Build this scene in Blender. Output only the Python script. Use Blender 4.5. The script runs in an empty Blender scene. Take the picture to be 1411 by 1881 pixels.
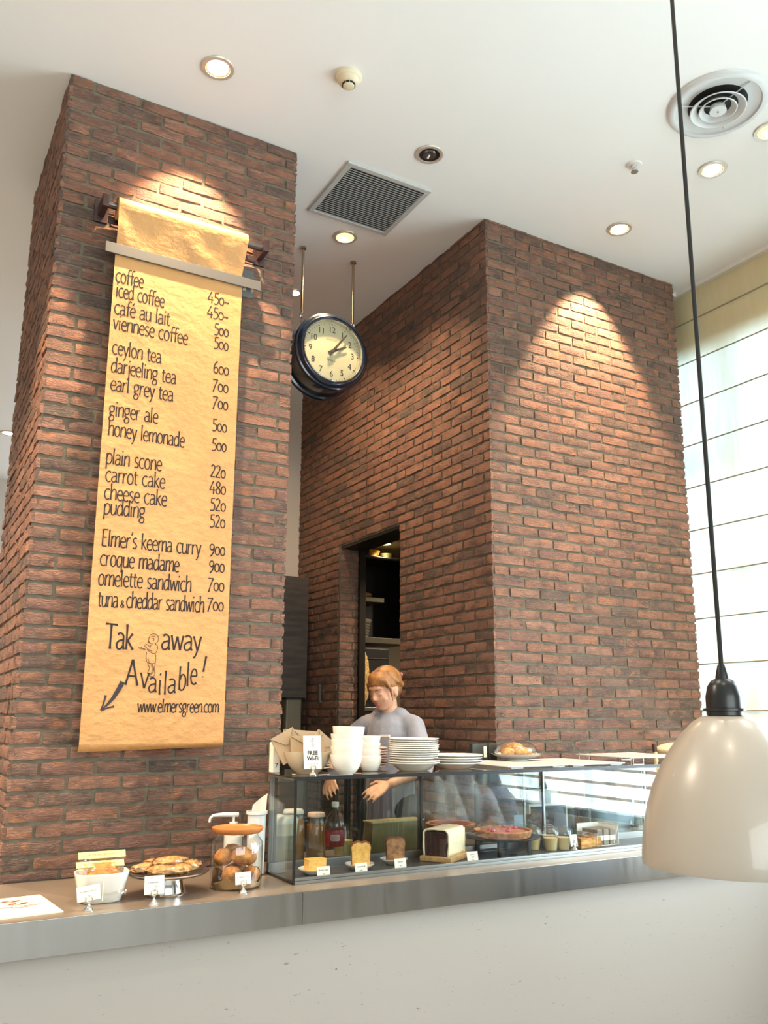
import bpy, bmesh, math, random
from mathutils import Vector, Matrix, noise
random.seed(7)
PI = math.pi
R = math.radians
SC = bpy.context.scene
COL = SC.collection

# ------------------------------------------------------------------ camera
cam_d = bpy.data.cameras.new('camera')
cam = bpy.data.objects.new('camera', cam_d)
COL.objects.link(cam)
CR = ((0.86739, -0.49761, 0.00387), (0.10324, 0.17235, -0.97961), (0.48680, 0.85011, 0.20087))   # right, down, forward
cam.matrix_world = Matrix(((CR[0][0], -CR[1][0], -CR[2][0], 0),
                           (CR[0][1], -CR[1][1], -CR[2][1], 0),
                           (CR[0][2], -CR[1][2], -CR[2][2], 1.6),
                           (0, 0, 0, 1)))
cam_d.sensor_fit = 'HORIZONTAL'
cam_d.sensor_width = 36.0
cam_d.lens = 1569.09 / 1411 * 36.0
cam_d.shift_x = -4.807 / 1411
cam_d.shift_y = 49.37 / 1411
cam_d.clip_start = 0.05
SC.camera = cam

# ------------------------------------------------------------------ view, world, daylight
SC.view_settings.view_transform = 'Standard'
SC.view_settings.look = 'None'
SC.view_settings.exposure = 0.5
SC.view_settings.gamma = 1.0
SC.view_settings.use_curve_mapping = False
SC.cycles.max_bounces = 9
SC.cycles.diffuse_bounces = 4
SC.cycles.glossy_bounces = 5
SC.cycles.transmission_bounces = 6
SC.cycles.transparent_max_bounces = 24
SC.cycles.caustics_reflective = False
SC.cycles.caustics_refractive = False
SC.cycles.sample_clamp_indirect = 6.0
SC.cycles.use_denoising = True
world = bpy.data.worlds.new('sky')
SC.world = world
world.use_nodes = True
wn = world.node_tree.nodes['Background']
wn.inputs[0].default_value = (0.72, 0.88, 1.0, 1)
wn.inputs[1].default_value = 1.3


def area(name, loc, rot, sx, sy, power, color):
    d = bpy.data.lights.new(name, 'AREA')
    d.shape = 'RECTANGLE'
    d.size = sx
    d.size_y = sy
    d.energy = power
    d.color = color
    o = bpy.data.objects.new(name, d)
    o.location = loc
    o.rotation_euler = rot
    COL.objects.link(o)
    return o


# daylight outside the window wall (x = 4.62) and outside the rear windows
area('daylight_side', (5.75, 2.15, 2.3), (0, R(90), 0), 4.6, 5.6, 900, (0.82, 0.93, 1.0))
area('daylight_rear', (0.3, -6.5, 2.6), (R(90), 0, 0), 8.0, 3.6, 420, (0.98, 0.98, 0.95))


# ------------------------------------------------------------------ helpers
def empty(name, loc=(0, 0, 0), rz=0.0, parent=None):
    o = bpy.data.objects.new(name, None)
    o.empty_display_size = 0.05
    o.location = loc
    o.rotation_euler = (0, 0, rz)
    COL.objects.link(o)
    if parent:
        o.parent = parent
    return o


def tag(o, label=None, cat=None, group=None, kind=None):
    if label:
        o['label'] = label
    if cat:
        o['category'] = cat
    if group:
        o['group'] = group
    if kind:
        o['kind'] = kind
    return o


def thing(name, label, cat, loc=(0, 0, 0), rz=0.0, group=None):
    return tag(empty(name, loc, rz), label, cat, group)


class MB:
    """collects shapes for one mesh"""
    def __init__(self):
        self.v = []
        self.f = []
        self.m = Matrix.Identity(4)
        self.rb = False

    def add(self, vs, fs):
        n = len(self.v)
        self.v += [tuple(self.m @ Vector(p)) for p in vs]
        self.f += [tuple(i + n for i in f) for f in fs]
        return self

    def box(self, a, b):
        x0, y0, z0 = a
        x1, y1, z1 = b
        vs = [(x0, y0, z0), (x1, y0, z0), (x1, y1, z0), (x0, y1, z0), (x0, y0, z1), (x1, y0, z1), (x1, y1, z1), (x0, y1, z1)]
        return self.add(vs, [(0, 3, 2, 1), (4, 5, 6, 7), (0, 1, 5, 4), (1, 2, 6, 5), (2, 3, 7, 6), (3, 0, 4, 7)])

    def cbox(self, c, s):
        return self.box([c[i] - s[i] / 2 for i in range(3)], [c[i] + s[i] / 2 for i in range(3)])

    def rbox(self, a, b, r=0.004, seg=2):
        self.rb = True
        bm = bmesh.new()
        bmesh.ops.create_cube(bm, size=1)
        for v in bm.verts:
            v.co = Vector([(a[i] + b[i]) / 2 + v.co[i] * (b[i] - a[i]) for i in range(3)])
        bmesh.ops.bevel(bm, geom=list(bm.edges) + list(bm.verts), offset=r, segments=seg, affect='EDGES', profile=0.5)
        bm.verts.index_update()
        self.add([v.co[:] for v in bm.verts], [tuple(v.index for v in f.verts) for f in bm.faces])
        bm.free()
        return self

    def lathe(self, prof, n=32, c=(0, 0, 0), close=False):
        """prof: (r, z) points; revolve about z"""
        vs = []
        fs = []
        for r, z in prof:
            for k in range(n):
                a = 2 * PI * k / n
                vs.append((c[0] + r * math.cos(a), c[1] + r * math.sin(a), c[2] + z))
        m = len(prof)
        for i in range(m - 1 + (1 if close else 0)):
            j = (i + 1) % m
            for k in range(n):
                k2 = (k + 1) % n
                fs.append((i * n + k, i * n + k2, j * n + k2, j * n + k))
        if not close:
            if 1e-6 < prof[0][0] < 0.013:
                fs.append(tuple(reversed(range(n))))
            if 1e-6 < prof[-1][0] < 0.013:
                fs.append(tuple((m - 1) * n + k for k in range(n)))
        return self.add(vs, fs)

    def shell(self, prof, t, n=32, c=(0, 0, 0)):
        """thin walled vessel: outer profile from the bottom centre up, thickness t inward"""
        inner = [(max(0.0005, r - t), max(z, prof[0][1] + t)) for r, z in reversed(prof)]
        return self.lathe([(0.0005, prof[0][1])] + list(prof) + inner + [(0.0005, prof[0][1] + t)], n, c)

    def tube(self, pts, r, n=8, cap=True):
        pts = [Vector(p) for p in pts]
        rs = r if isinstance(r, (list, tuple)) else [r] * len(pts)
        vs = []
        fs = []
        up = None
        for i, p in enumerate(pts):
            d = (pts[min(i + 1, len(pts) - 1)] - pts[max(i - 1, 0)])
            if d.length < 1e-9:
                d = Vector((0, 0, 1))
            d.normalize()
            if up is None:
                up = Vector((0, 0, 1)) if abs(d.z) < 0.9 else Vector((1, 0, 0))
            x = d.cross(up)
            if x.length < 1e-6:
                x = d.orthogonal()
            x.normalize()
            y = x.cross(d).normalized()
            up = y
            for k in range(n):
                a = 2 * PI * k / n
                vs.append(tuple(p + x * math.cos(a) * rs[i] + y * math.sin(a) * rs[i]))
        for i in range(len(pts) - 1):
            for k in range(n):
                k2 = (k + 1) % n
                fs.append((i * n + k, i * n + k2, (i + 1) * n + k2, (i + 1) * n + k))
        if cap:
            fs.append(tuple(reversed(range(n))))
            fs.append(tuple((len(pts) - 1) * n + k for k in range(n)))
        return self.add(vs, fs)

    def ball(self, c, r, nu=16, nv=10, f=None, rot=None):
        r = (r, r, r) if not isinstance(r, (list, tuple)) else r
        vs = []
        for j in range(nv + 1):
            t = PI * j / nv
            for k in range(nu):
                a = 2 * PI * k / nu
                d = Vector((math.sin(t) * math.cos(a), math.sin(t) * math.sin(a), math.cos(t)))
                s = f(d) if f else 1.0
                p = Vector((d.x * r[0], d.y * r[1], d.z * r[2])) * s
                if rot is not None:
                    p = rot @ p
                vs.append((c[0] + p.x, c[1] + p.y, c[2] + p.z))
        fs = []
        for j in range(nv):
            for k in range(nu):
                k2 = (k + 1) % nu
                fs.append((j * nu + k, (j + 1) * nu + k, (j + 1) * nu + k2, j * nu + k2))
        return self.add(vs, fs)

    def capsule(self, a, b, ra, rb, n=16):
        a = Vector(a)
        b = Vector(b)
        d = (b - a).normalized()
        pts = []
        rs = []
        for k in range(5):
            t = PI / 2 * k / 4
            pts.append(a - d * ra * math.cos(t))
            rs.append(max(1e-4, ra * math.sin(t)))
        for k in range(1, 4):
            pts.append(a.lerp(b, k / 4))
            rs.append(ra + (rb - ra) * k / 4)
        for k in range(4, -1, -1):
            t = PI / 2 * k / 4
            pts.append(b + d * rb * math.cos(t))
            rs.append(max(1e-4, rb * math.sin(t)))
        return self.tube(pts, rs, n)

    def prism(self, poly, y0, y1):
        """poly in (x, z), extruded along y"""
        n = len(poly)
        vs = [(x, y0, z) for x, z in poly] + [(x, y1, z) for x, z in poly]
        fs = [tuple(range(n)), tuple(reversed(range(n, 2 * n)))]
        fs += [(i, i + n, (i + 1) % n + n, (i + 1) % n) for i in range(n)]
        return self.add(vs, fs)

    def grid(self, fn, nu, nv, closed_u=False):
        vs = [tuple(fn(i / (nu if closed_u else nu), j / nv)) for j in range(nv + 1) for i in range(nu + (0 if closed_u else 1))]
        w = nu if closed_u else nu + 1
        fs = []
        for j in range(nv):
            for i in range(nu):
                i2 = (i + 1) % w
                fs.append((j * w + i, j * w + i2, (j + 1) * w + i2, (j + 1) * w + i))
        return self.add(vs, fs)

    def mesh(self, name, mat=None, smooth=None):
        me = bpy.data.meshes.new(name)
        me.from_pydata(self.v, [], self.f)
        bm = bmesh.new()
        bm.from_mesh(me)
        bmesh.ops.recalc_face_normals(bm, faces=bm.faces)
        bm.to_mesh(me)
        bm.free()
        if smooth is not None:
            me.shade_smooth()
            try:
                me.set_sharp_from_angle(angle=R(smooth))
            except Exception:
                pass
        if mat:
            me.materials.append(mat)
        return me

    def obj(self, name, mat, parent=None, smooth=None, loc=None, rot=None):
        o = bpy.data.objects.new(name, self.mesh(name, mat, smooth))
        COL.objects.link(o)
        if self.rb and smooth is not None:
            wn_ = o.modifiers.new('flat', 'WEIGHTED_NORMAL')
            wn_.keep_sharp = True
            wn_.weight = 80
        if parent:
            o.parent = parent
        if loc is not None:
            o.location = loc
        if rot is not None:
            o.rotation_euler = rot
        return o


def copy_tree(o, parent=None):
    c = o.copy()
    COL.objects.link(c)
    c.parent = parent
    for ch in list(o.children):
        copy_tree(ch, c)
    return c


def s2l(c):
    return tuple(((x / 255) / 12.92 if x / 255 <= 0.04045 else ((x / 255 + 0.055) / 1.055) ** 2.4) for x in c)


# ------------------------------------------------------------------ materials
class NT:
    def __init__(self, name):
        self.m = bpy.data.materials.new(name)
        self.m.use_nodes = True
        self.t = self.m.node_tree
        self.t.nodes.clear()
        self.out = self.n('ShaderNodeOutputMaterial')

    def n(self, typ, **kw):
        nd = self.t.nodes.new(typ)
        for k, v in kw.items():
            if k.startswith('i_'):
                nd.inputs[k[2:].replace('_', ' ')].default_value = v
            else:
                setattr(nd, k, v)
        return nd

    def l(self, a, b):
        self.t.links.new(a, b)


def pbr(name, rgb, rough=0.5, metal=0.0, var=None, vscale=8.0, bump=0.0, bscale=60.0, coat=0.0, spec=0.5,
        rvar=0.0, stretch=None, sheen=0.0, sss=0.0, trans=0.0, rgb2=None, detail=4.0):
    """rgb in sRGB 0-255; var: amount of brightness noise; rgb2: second colour mixed by noise"""
    q = NT(name)
    b = q.n('ShaderNodeBsdfPrincipled')
    c = s2l(rgb)
    b.inputs['Base Color'].default_value = (*c, 1)
    b.inputs['Roughness'].default_value = rough
    b.inputs['Metallic'].default_value = metal
    b.inputs['Coat Weight'].default_value = coat
    b.inputs['Specular IOR Level'].default_value = spec
    if sheen:
        b.inputs['Sheen Weight'].default_value = sheen
    if sss:
        b.inputs['Subsurface Weight'].default_value = sss
        b.inputs['Subsurface Radius'].default_value = (0.02, 0.01, 0.006)
    if trans:
        b.inputs['Transmission Weight'].default_value = trans
    if var or bump or rgb2 or rvar:
        g = q.n('ShaderNodeNewGeometry')
        mp = q.n('ShaderNodeMapping')
        q.l(g.outputs['Position'], mp.inputs['Vector'])
        if stretch:
            mp.inputs['Scale'].default_value = stretch
    if var or rgb2 or rvar:
        nz = q.n('ShaderNodeTexNoise', i_Scale=vscale, i_Detail=detail)
        q.l(mp.outputs[0], nz.inputs['Vector'])
        if var or rgb2:
            rp = q.n('ShaderNodeValToRGB')
            c2 = s2l(rgb2) if rgb2 else tuple(x * (1 - var) for x in c)
            rp.color_ramp.elements[0].position = 0.35
            rp.color_ramp.elements[0].color = (*c2, 1)
            rp.color_ramp.elements[1].position = 0.65
            rp.color_ramp.elements[1].color = (*c, 1)
            q.l(nz.outputs[0], rp.inputs[0])
            q.l(rp.outputs[0], b.inputs['Base Color'])
        if rvar:
            mr = q.n('ShaderNodeMapRange')
            mr.inputs['To Min'].default_value = max(0, rough - rvar)
            mr.inputs['To Max'].default_value = rough + rvar
            q.l(nz.outputs[0], mr.inputs[0])
            q.l(mr.outputs[0], b.inputs['Roughness'])
    if bump:
        nb = q.n('ShaderNodeTexNoise', i_Scale=bscale, i_Detail=5.0)
        q.l(mp.outputs[0], nb.inputs['Vector'])
        bp = q.n('ShaderNodeBump', i_Strength=1.0, i_Distance=bump)
        q.l(nb.outputs[0], bp.inputs['Height'])
        q.l(bp.outputs[0], b.inputs['Normal'])
    q.l(b.outputs[0], q.out.inputs[0])
    return q.m


def glass(name, tint=(1, 1, 1), rough=0.0, boost=1.0, base=0.04):
    """thin pane: transparent plus fresnel reflection"""
    q = NT(name)
    tr = q.n('ShaderNodeBsdfTransparent')
    tr.inputs[0].default_value = (*tint, 1)
    gl = q.n('ShaderNodeBsdfGlossy')
    gl.inputs['Roughness'].default_value = rough
    fr = q.n('ShaderNodeFresnel')
    gm_ = q.n('ShaderNodeNewGeometry')
    ior = q.n('ShaderNodeMath', operation='MULTIPLY_ADD')   # same reflectance on both faces of a pane
    ior.inputs[1].default_value = -(1.5 - 1 / 1.5)
    ior.inputs[2].default_value = 1.5
    q.l(gm_.outputs['Backfacing'], ior.inputs[0])
    q.l(ior.outputs[0], fr.inputs['IOR'])
    ma = q.n('ShaderNodeMath', operation='MULTIPLY_ADD')
    ma.inputs[1].default_value = boost
    ma.inputs[2].default_value = base - 0.04
    ma.use_clamp = True
    q.l(fr.outputs[0], ma.inputs[0])
    mx = q.n('ShaderNodeMixShader')
    q.l(ma.outputs[0], mx.inputs[0])
    q.l(tr.outputs[0], mx.inputs[1])
    q.l(gl.outputs[0], mx.inputs[2])
    q.l(mx.outputs[0], q.out.inputs[0])
    return q.m


def emit(name, rgb, s):
    q = NT(name)
    e = q.n('ShaderNodeEmission')
    e.inputs[0].default_value = (*s2l(rgb), 1)
    e.inputs[1].default_value = s
    q.l(e.outputs[0], q.out.inputs[0])
    return q.m


def brick_mat(name):
    q = NT(name)
    b = q.n('ShaderNodeBsdfPrincipled', i_Roughness=0.78)
    b.inputs['Specular IOR Level'].default_value = 0.35
    g = q.n('ShaderNodeNewGeometry')
    oi = q.n('ShaderNodeObjectInfo')
    sm = q.n('ShaderNodeMath', operation='ADD')
    q.l(g.outputs['Random Per Island'], sm.inputs[0])
    q.l(oi.outputs['Random'], sm.inputs[1])
    fr = q.n('ShaderNodeMath', operation='FRACT')
    q.l(sm.outputs[0], fr.inputs[0])
    rp = q.n('ShaderNodeValToRGB')
    cr = rp.color_ramp
    stops = [(0.0, (120, 100, 90)), (0.2, (160, 118, 99)), (0.45, (172, 124, 102)), (0.7, (142, 107, 96)), (0.86, (180, 134, 112)), (1.0, (114, 98, 90))]
    cr.elements[0].position = 0
    cr.elements[0].color = (*s2l(stops[0][1]), 1)
    cr.elements[1].position = 1
    cr.elements[1].color = (*s2l(stops[-1][1]), 1)
    for p, c in stops[1:-1]:
        e = cr.elements.new(p)
        e.color = (*s2l(c), 1)
    q.l(fr.outputs[0], rp.inputs[0])
    # charcoal smudges and orange flashes
    off = q.n('ShaderNodeVectorMath', operation='MULTIPLY_ADD')
    q.l(g.outputs['Position'], off.inputs[0])
    off.inputs[1].default_value = (1, 1, 1.7)
    cb = q.n('ShaderNodeCombineXYZ')
    mu = q.n('ShaderNodeMath', operation='MULTIPLY')
    mu.inputs[1].default_value = 37.0
    q.l(fr.outputs[0], mu.inputs[0])
    q.l(mu.outputs[0], cb.inputs[0])
    q.l(mu.outputs[0], cb.inputs[2])
    q.l(cb.outputs[0], off.inputs[2])
    n1 = q.n('ShaderNodeTexNoise', i_Scale=9.0, i_Detail=5.0, i_Roughness=0.62)
    q.l(off.outputs[0], n1.inputs['Vector'])
    m1 = q.n('ShaderNodeMapRange')
    m1.inputs['From Min'].default_value = 0.47
    m1.inputs['From Max'].default_value = 0.68
    m1.inputs['To Max'].default_value = 0.74
    q.l(n1.outputs[0], m1.inputs[0])
    x1 = q.n('ShaderNodeMix', data_type='RGBA')
    q.l(m1.outputs[0], x1.inputs[0])
    q.l(rp.outputs[0], x1.inputs[6])
    x1.inputs[7].default_value = (*s2l((90, 82, 76)), 1)
    n2 = q.n('ShaderNodeTexNoise', i_Scale=13.0, i_Detail=3.0)
    q.l(off.outputs[0], n2.inputs['Vector'])
    m2 = q.n('ShaderNodeMapRange')
    m2.inputs['From Min'].default_value = 0.56
    m2.inputs['From Max'].default_value = 0.72
    m2.inputs['To Max'].default_value = 0.7
    q.l(n2.outputs[0], m2.inputs[0])
    x2 = q.n('ShaderNodeMix', data_type='RGBA')
    q.l(m2.outputs[0], x2.inputs[0])
    q.l(x1.outputs[2], x2.inputs[6])
    x2.inputs[7].default_value = (*s2l((194, 132, 92)), 1)
    # pale mortar dust
    n3 = q.n('ShaderNodeTexNoise', i_Scale=70.0, i_Detail=4.0)
    q.l(off.outputs[0], n3.inputs['Vector'])
    m3 = q.n('ShaderNodeMapRange')
    m3.inputs['From Min'].default_value = 0.58
    m3.inputs['From Max'].default_value = 0.75
    m3.inputs['To Max'].default_value = 0.35
    q.l(n3.outputs[0], m3.inputs[0])
    x3 = q.n('ShaderNodeMix', data_type='RGBA')
    q.l(m3.outputs[0], x3.inputs[0])
    q.l(x2.outputs[2], x3.inputs[6])
    x3.inputs[7].default_value = (*s2l((178, 160, 142)), 1)
    q.l(x3.outputs[2], b.inputs['Base Color'])
    # cleft relief, streaky along the courses
    mp = q.n('ShaderNodeMapping')
    q.l(off.outputs[0], mp.inputs['Vector'])
    mp.inputs['Scale'].default_value = (1, 1, 2.2)
    v1 = q.n('ShaderNodeTexNoise', i_Scale=22.0, i_Detail=6.0, i_Roughness=0.62, i_Distortion=2.2)
    q.l(mp.outputs[0], v1.inputs['Vector'])
    bp = q.n('ShaderNodeBump', i_Strength=1.0, i_Distance=0.022)
    q.l(v1.outputs[0], bp.inputs['Height'])
    q.l(bp.outputs[0], b.inputs['Normal'])
    q.l(b.outputs[0], q.out.inputs[0])
    return q.m


M = {}
M['ceiling'] = pbr('ceiling_paint', (240, 240, 237), 0.9)
M['wall'] = pbr('white_wall_paint', (214, 206, 196), 0.9)
M['brick'] = brick_mat('rough_brick')
M['mortar'] = pbr('grey_mortar', (118, 109, 92), 0.95, var=0.25, vscale=30, bump=0.002, bscale=180)
M['floor'] = pbr('dark_floor', (128, 122, 114), 0.5, var=0.2, vscale=3)
M['steel'] = pbr('brushed_steel', (176, 174, 170), 0.24, 1.0, rvar=0.07, vscale=3.0, stretch=(9, 9, 0.6))
M['steel_top'] = pbr('worn_steel_top', (172, 156, 138), 0.36, 0.72, rvar=0.10, vscale=7.0, bump=0.0002, bscale=200)
M['chrome'] = pbr('chrome', (225, 225, 225), 0.08, 1.0)
M['alu'] = pbr('grey_aluminium', (150, 150, 148), 0.38, 1.0)
M['greymetal'] = pbr('grey_painted_metal', (88, 87, 84), 0.5, 0.0)
M['darkmetal'] = pbr('dark_metal', (58, 54, 50), 0.4, 0.8)
M['brownmetal'] = pbr('purple_brown_metal', (92, 72, 70), 0.35, 0.7)
M['black'] = pbr('black_plastic', (18, 18, 19), 0.32)
M['blackmatte'] = pbr('black_matte', (20, 18, 17), 0.7)
M['white'] = pbr('white_enamel', (232, 230, 224), 0.4)
M['ceramic'] = pbr('white_glazed_ceramic', (240, 234, 222), 0.12, coat=0.4)
M['cream'] = pbr('cream_glazed_ceramic', (206, 190, 160), 0.2, coat=0.3)
M['glass'] = glass('clear_glass', (0.98, 0.99, 0.985), boost=1.0)
M['pane'] = glass('window_glass', (0.95, 0.98, 0.98))
M['plastic'] = glass('clear_plastic_wrap', (0.97, 0.96, 0.93), 0.08, boost=2.2, base=0.06)
M['cardpaper'] = pbr('white_card', (240, 234, 216), 0.7)
M['ink'] = pbr('dark_brown_ink', (38, 24, 22), 0.8)
M['blackink'] = pbr('black_ink', (24, 24, 26), 0.8)
# ------------------------------------------------------------------ the room
ZC = 4.555          # ceiling height
XW = 4.62           # window wall


def struct(name, mb, mat, parent=None, smooth=None):
    o = mb.obj(name, mat, parent, smooth)
    if parent is None:
        o['kind'] = 'structure'
    return o


struct('floor', MB().box((-4.0, -6.2, -0.1), (6.6, 12.2, 0.0)), M['floor'])
struct('trim_1', MB().box((1.3, 4.0, 0.0), (2.85, 6.45, 0.22)), pbr('raised_service_floor', (74, 70, 66), 0.6))
ceil = MB()
ceil.box((-4.0, -6.2, ZC), (XW + 0.25, 12.2, ZC + 0.15))
struct('ceiling', ceil, M['ceiling'])
struct('wall_far', MB().box((-4.0, 11.75, 0), (1.3, 11.9, ZC)), M['wall'])
struct('wall_left', MB().box((-4.0, -6.2, 0), (-3.85, 12.0, ZC)), M['wall'])
struct('wall_back', MB().box((1.28, 6.45, 0), (XW + 0.2, 6.6, ZC)), pbr('back_wall_paint', (206, 194, 178), 0.9))
struct('wall_inner', MB().box((1.28, 4.94, 0), (1.40, 6.45, ZC)), M['wall'])

# ---- brickwork
PZ = 0.0605
LB = 0.2186


def brick_variants(L, n, seed):
    out = []
    rnd = random.Random(seed)
    nx = 4
    nz = 2
    H = PZ - 0.0125
    for k in range(n):
        front = []
        for j in range(nz + 1):
            for i in range(nx + 1):
                x = (i / nx - 0.5) * (L - 0.012)
                z = (j / nz - 0.5) * H
                ex = i in (0, nx)
                ez = j in (0, nz)
                y = -0.008 + rnd.uniform(-0.0045, 0.0045)
                if ex or ez:
                    y += 0.0025
                x += rnd.uniform(-0.0018, 0.0018) if not ex else -math.copysign(rnd.uniform(0, 0.003), x)
                z += rnd.uniform(-0.0022, 0.0022) if not (ex and ez) else -math.copysign(rnd.uniform(0, 0.003), z)
                front.append((x, y, z))
        w = nx + 1
        ring = [i for i in range(w)] + [w * j + nx for j in range(1, nz + 1)] + [w * nz + i for i in range(nx - 1, -1, -1)] + [w * j for j in range(nz - 1, 0, -1)]
        vs = front + [(front[i][0] * 0.995, 0.012, front[i][2] * 0.995) for i in ring]
        fs = [(j * w + i, j * w + i + 1, (j + 1) * w + i + 1, (j + 1) * w + i) for j in range(nz) for i in range(nx)]
        b0 = len(front)
        m = len(ring)
        fs += [(ring[a], ring[(a + 1) % m], b0 + (a + 1) % m, b0 + a) for a in range(m)]
        mb = MB()
        mb.add(vs, fs)
        me = mb.mesh('brick', M['brick'], smooth=38)
        out.append(me)
    return out


FULL = brick_variants(LB, 14, 3)
HALF = brick_variants(LB / 2, 8, 5)


def seen(P):
    d = Vector(P) - Vector((0, 0, 1.6))
    q = [sum(CR[i][k] * d[k] for k in range(3)) for i in range(3)]
    if q[2] <= 0.1:
        return None
    x = 1569.1 * q[0] / q[2] + 710.3
    y = 1569.1 * q[1] / q[2] + 989.9
    return (x, y, q[2])


def brickwork(core, origin, axis, length, z0, z1, zref, starts, hole=None, individuals=300, rz=0.0, normal=(0, -1, 0)):
    """courses from zref downwards/upwards at PZ; axis: unit vector along the face; starts: first brick length of even and odd courses"""
    rnd = random.Random(int(length * 1000))
    items = []
    k0 = math.floor((z0 - zref) / PZ)
    k1 = math.ceil((z1 - zref) / PZ)
    ax = Vector(axis)
    o = Vector(origin)
    for k in range(k0, k1 + 1):
        za = zref + k * PZ
        zb = za + PZ
        if zb < z0 + 0.02 or za > z1 - 0.012:
            continue
        zt = min(zb, z1 + 0.004)
        zbm = max(za, z0 - 0.004)
        s = 0.0
        first = starts[k % 2]
        while s < length - 0.012:
            L = first if s == 0.0 else LB
            e = min(s + L, length + 0.005)
            if length + 0.005 - e < 0.03:
                e = length + 0.005
            segs = [(s, e)]
            if hole and (za + zb) / 2 < hole[2]:
                segs = []
                if s < hole[0]:
                    segs.append((s, min(e, hole[0])))
                if e > hole[1] + 0.014:
                    segs.append((max(s, hole[1] + 0.014), e))
            for a, b in segs:
                if b - a > 0.025:
                    items.append((a, b, zbm, zt))
            s = e
    scored = []
    for a, b, za, zb in items:
        P = o + ax * ((a + b) / 2)
        P.z = (za + zb) / 2
        q = seen(P)
        sc = 0.0
        if q and -30 < q[0] < 1440 and -20 < q[1] < 1900:
            d = P - Vector((0, 0, 1.6))
            sc = abs(d.dot(Vector(normal))) / d.length ** 3 * (b - a)
        scored.append((sc, a, b, za, zb))
    scored.sort(key=lambda t: -t[0])
    rest = MB()
    for i, (sc, a, b, za, zb) in enumerate(scored):
        L = b - a
        pool = FULL if L > LB * 0.72 else HALF
        nom = LB if L > LB * 0.72 else LB / 2
        me = rnd.choice(pool)
        P = o + ax * ((a + b) / 2 + rnd.uniform(-0.0012, 0.0012))
        P.z = (za + zb) / 2 + rnd.uniform(-0.0013, 0.0013)
        nv = Vector(normal)
        P = P + nv * rnd.uniform(-0.001, 0.0022)
        scl = Vector((L / nom, 1, (zb - za) / PZ))
        ry = rnd.uniform(-0.006, 0.006)
        flip = rnd.choice((0, 1))
        if i < individuals and sc > 0:
            ob = bpy.data.objects.new('brick', me)
            COL.objects.link(ob)
            ob.parent = core
            ob.location = P
            ob.rotation_euler = (0, ry + (PI if flip else 0), rz)
            ob.scale = scl
        else:
            mt = Matrix.Translation(P) @ Matrix.Rotation(rz, 4, 'Z') @ Matrix.Rotation(ry + (PI if flip else 0), 4, 'Y') @ Matrix.Diagonal((*scl, 1))
            rest.m = mt
            rest.add([v.co[:] for v in me.vertices], [tuple(p.vertices) for p in me.polygons])
    if rest.v:
        rest.m = Matrix.Identity(4)
        ro = rest.obj('brick', M['brick'], core, smooth=38)
        ro['kind'] = 'stuff'


X1, X2, YF = 0.447, 1.597, 3.79
# left pier: front, left side and right side faces
wf = struct('wall_front_left', MB().box((X1, YF, 0), (X2, YF + 0.15, ZC)), M['mortar'])
brickwork(wf, (X1, YF, 0), (1, 0, 0), X2 - X1, 0.952, ZC, 1.348, (LB / 2, LB), individuals=300)
ws = struct('wall_side_left', MB().box((X1, YF + 0.15, 0), (X1 + 0.15, 4.94, ZC)).box((X2 - 0.15, YF + 0.15, 0), (X2, 4.94, ZC)).box((X1, 4.80, 0), (X2, 4.94, ZC)), M['mortar'])
brickwork(ws, (X1, YF - 0.012, 0), (0, 1, 0), 1.160, 0.0, ZC, 1.348, (LB - 0.03, LB / 2 - 0.03), individuals=300, rz=-PI / 2, normal=(-1, 0, 0))
brickwork(ws, (X2, YF - 0.012, 0), (0, 1, 0), 1.160, 0.95, ZC, 1.348, (LB - 0.03, LB / 2 - 0.03), individuals=0, rz=PI / 2, normal=(1, 0, 0))
# right pier, a hollow block around the kitchen
X3, X4 = 2.853, 4.462
DY0, DY1, DZ = 4.80, 5.68, 2.84
wr = struct('wall_front_right', MB().box((X3, YF, 0), (X4, YF + 0.15, ZC)), M['mortar'])
brickwork(wr, (X3, YF, 0), (1, 0, 0), X4 - X3, 0.955, ZC, 1.456, (LB, LB / 2), individuals=300)
wsr = struct('wall_side_right', MB().box((X3, YF + 0.15, 0), (X3 + 0.15, DY0, ZC)).box((X3, DY1, 0), (X3 + 0.15, 6.45, ZC)).box((X3, DY0, DZ), (X3 + 0.15, DY1, ZC)), M['mortar'])
brickwork(wsr, (X3, YF - 0.012, 0), (0, 1, 0), 6.45 - YF + 0.012, 0.6, ZC, 1.456, (LB * 0.3, LB * 0.8), hole=(DY0 - YF + 0.012, DY1 - YF + 0.012, DZ), individuals=300, rz=-PI / 2, normal=(-1, 0, 0))
# brick return of the far door jamb
brickwork(wsr, (X3 - 0.006, DY1, 0), (1, 0, 0), 0.156, 0.6, DZ, 1.456, (LB / 2, LB), individuals=60)
brickwork(wsr, (X3 + 0.155, DY0, 0), (-1, 0, 0), 0.14, 0.6, DZ, 1.456, (LB / 2, LB), individuals=0, rz=PI, normal=(0, 1, 0))
wrr = struct('wall_end_right', MB().box((X4 - 0.15, YF + 0.15, 0), (X4, 6.45, ZC)), M['mortar'])
brickwork(wrr, (X4, YF - 0.012, 0), (0, 1, 0), 1.0, 0.9, ZC, 1.456, (LB / 2, LB * 0.9), individuals=0, rz=PI / 2, normal=(1, 0, 0))
# dark steel door lining
dm = MB().box((X3 + 0.15, DY1 - 0.035, 0), (X3 + 0.20, DY1 + 0.02, DZ)).box((X3 + 0.15, DY0 - 0.02, 0), (X3 + 0.20, DY0 + 0.03, DZ)).box((X3 + 0.005, DY0, DZ - 0.02), (X3 + 0.20, DY1, DZ))
struct('door_1', dm, M['darkmetal'])

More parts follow.
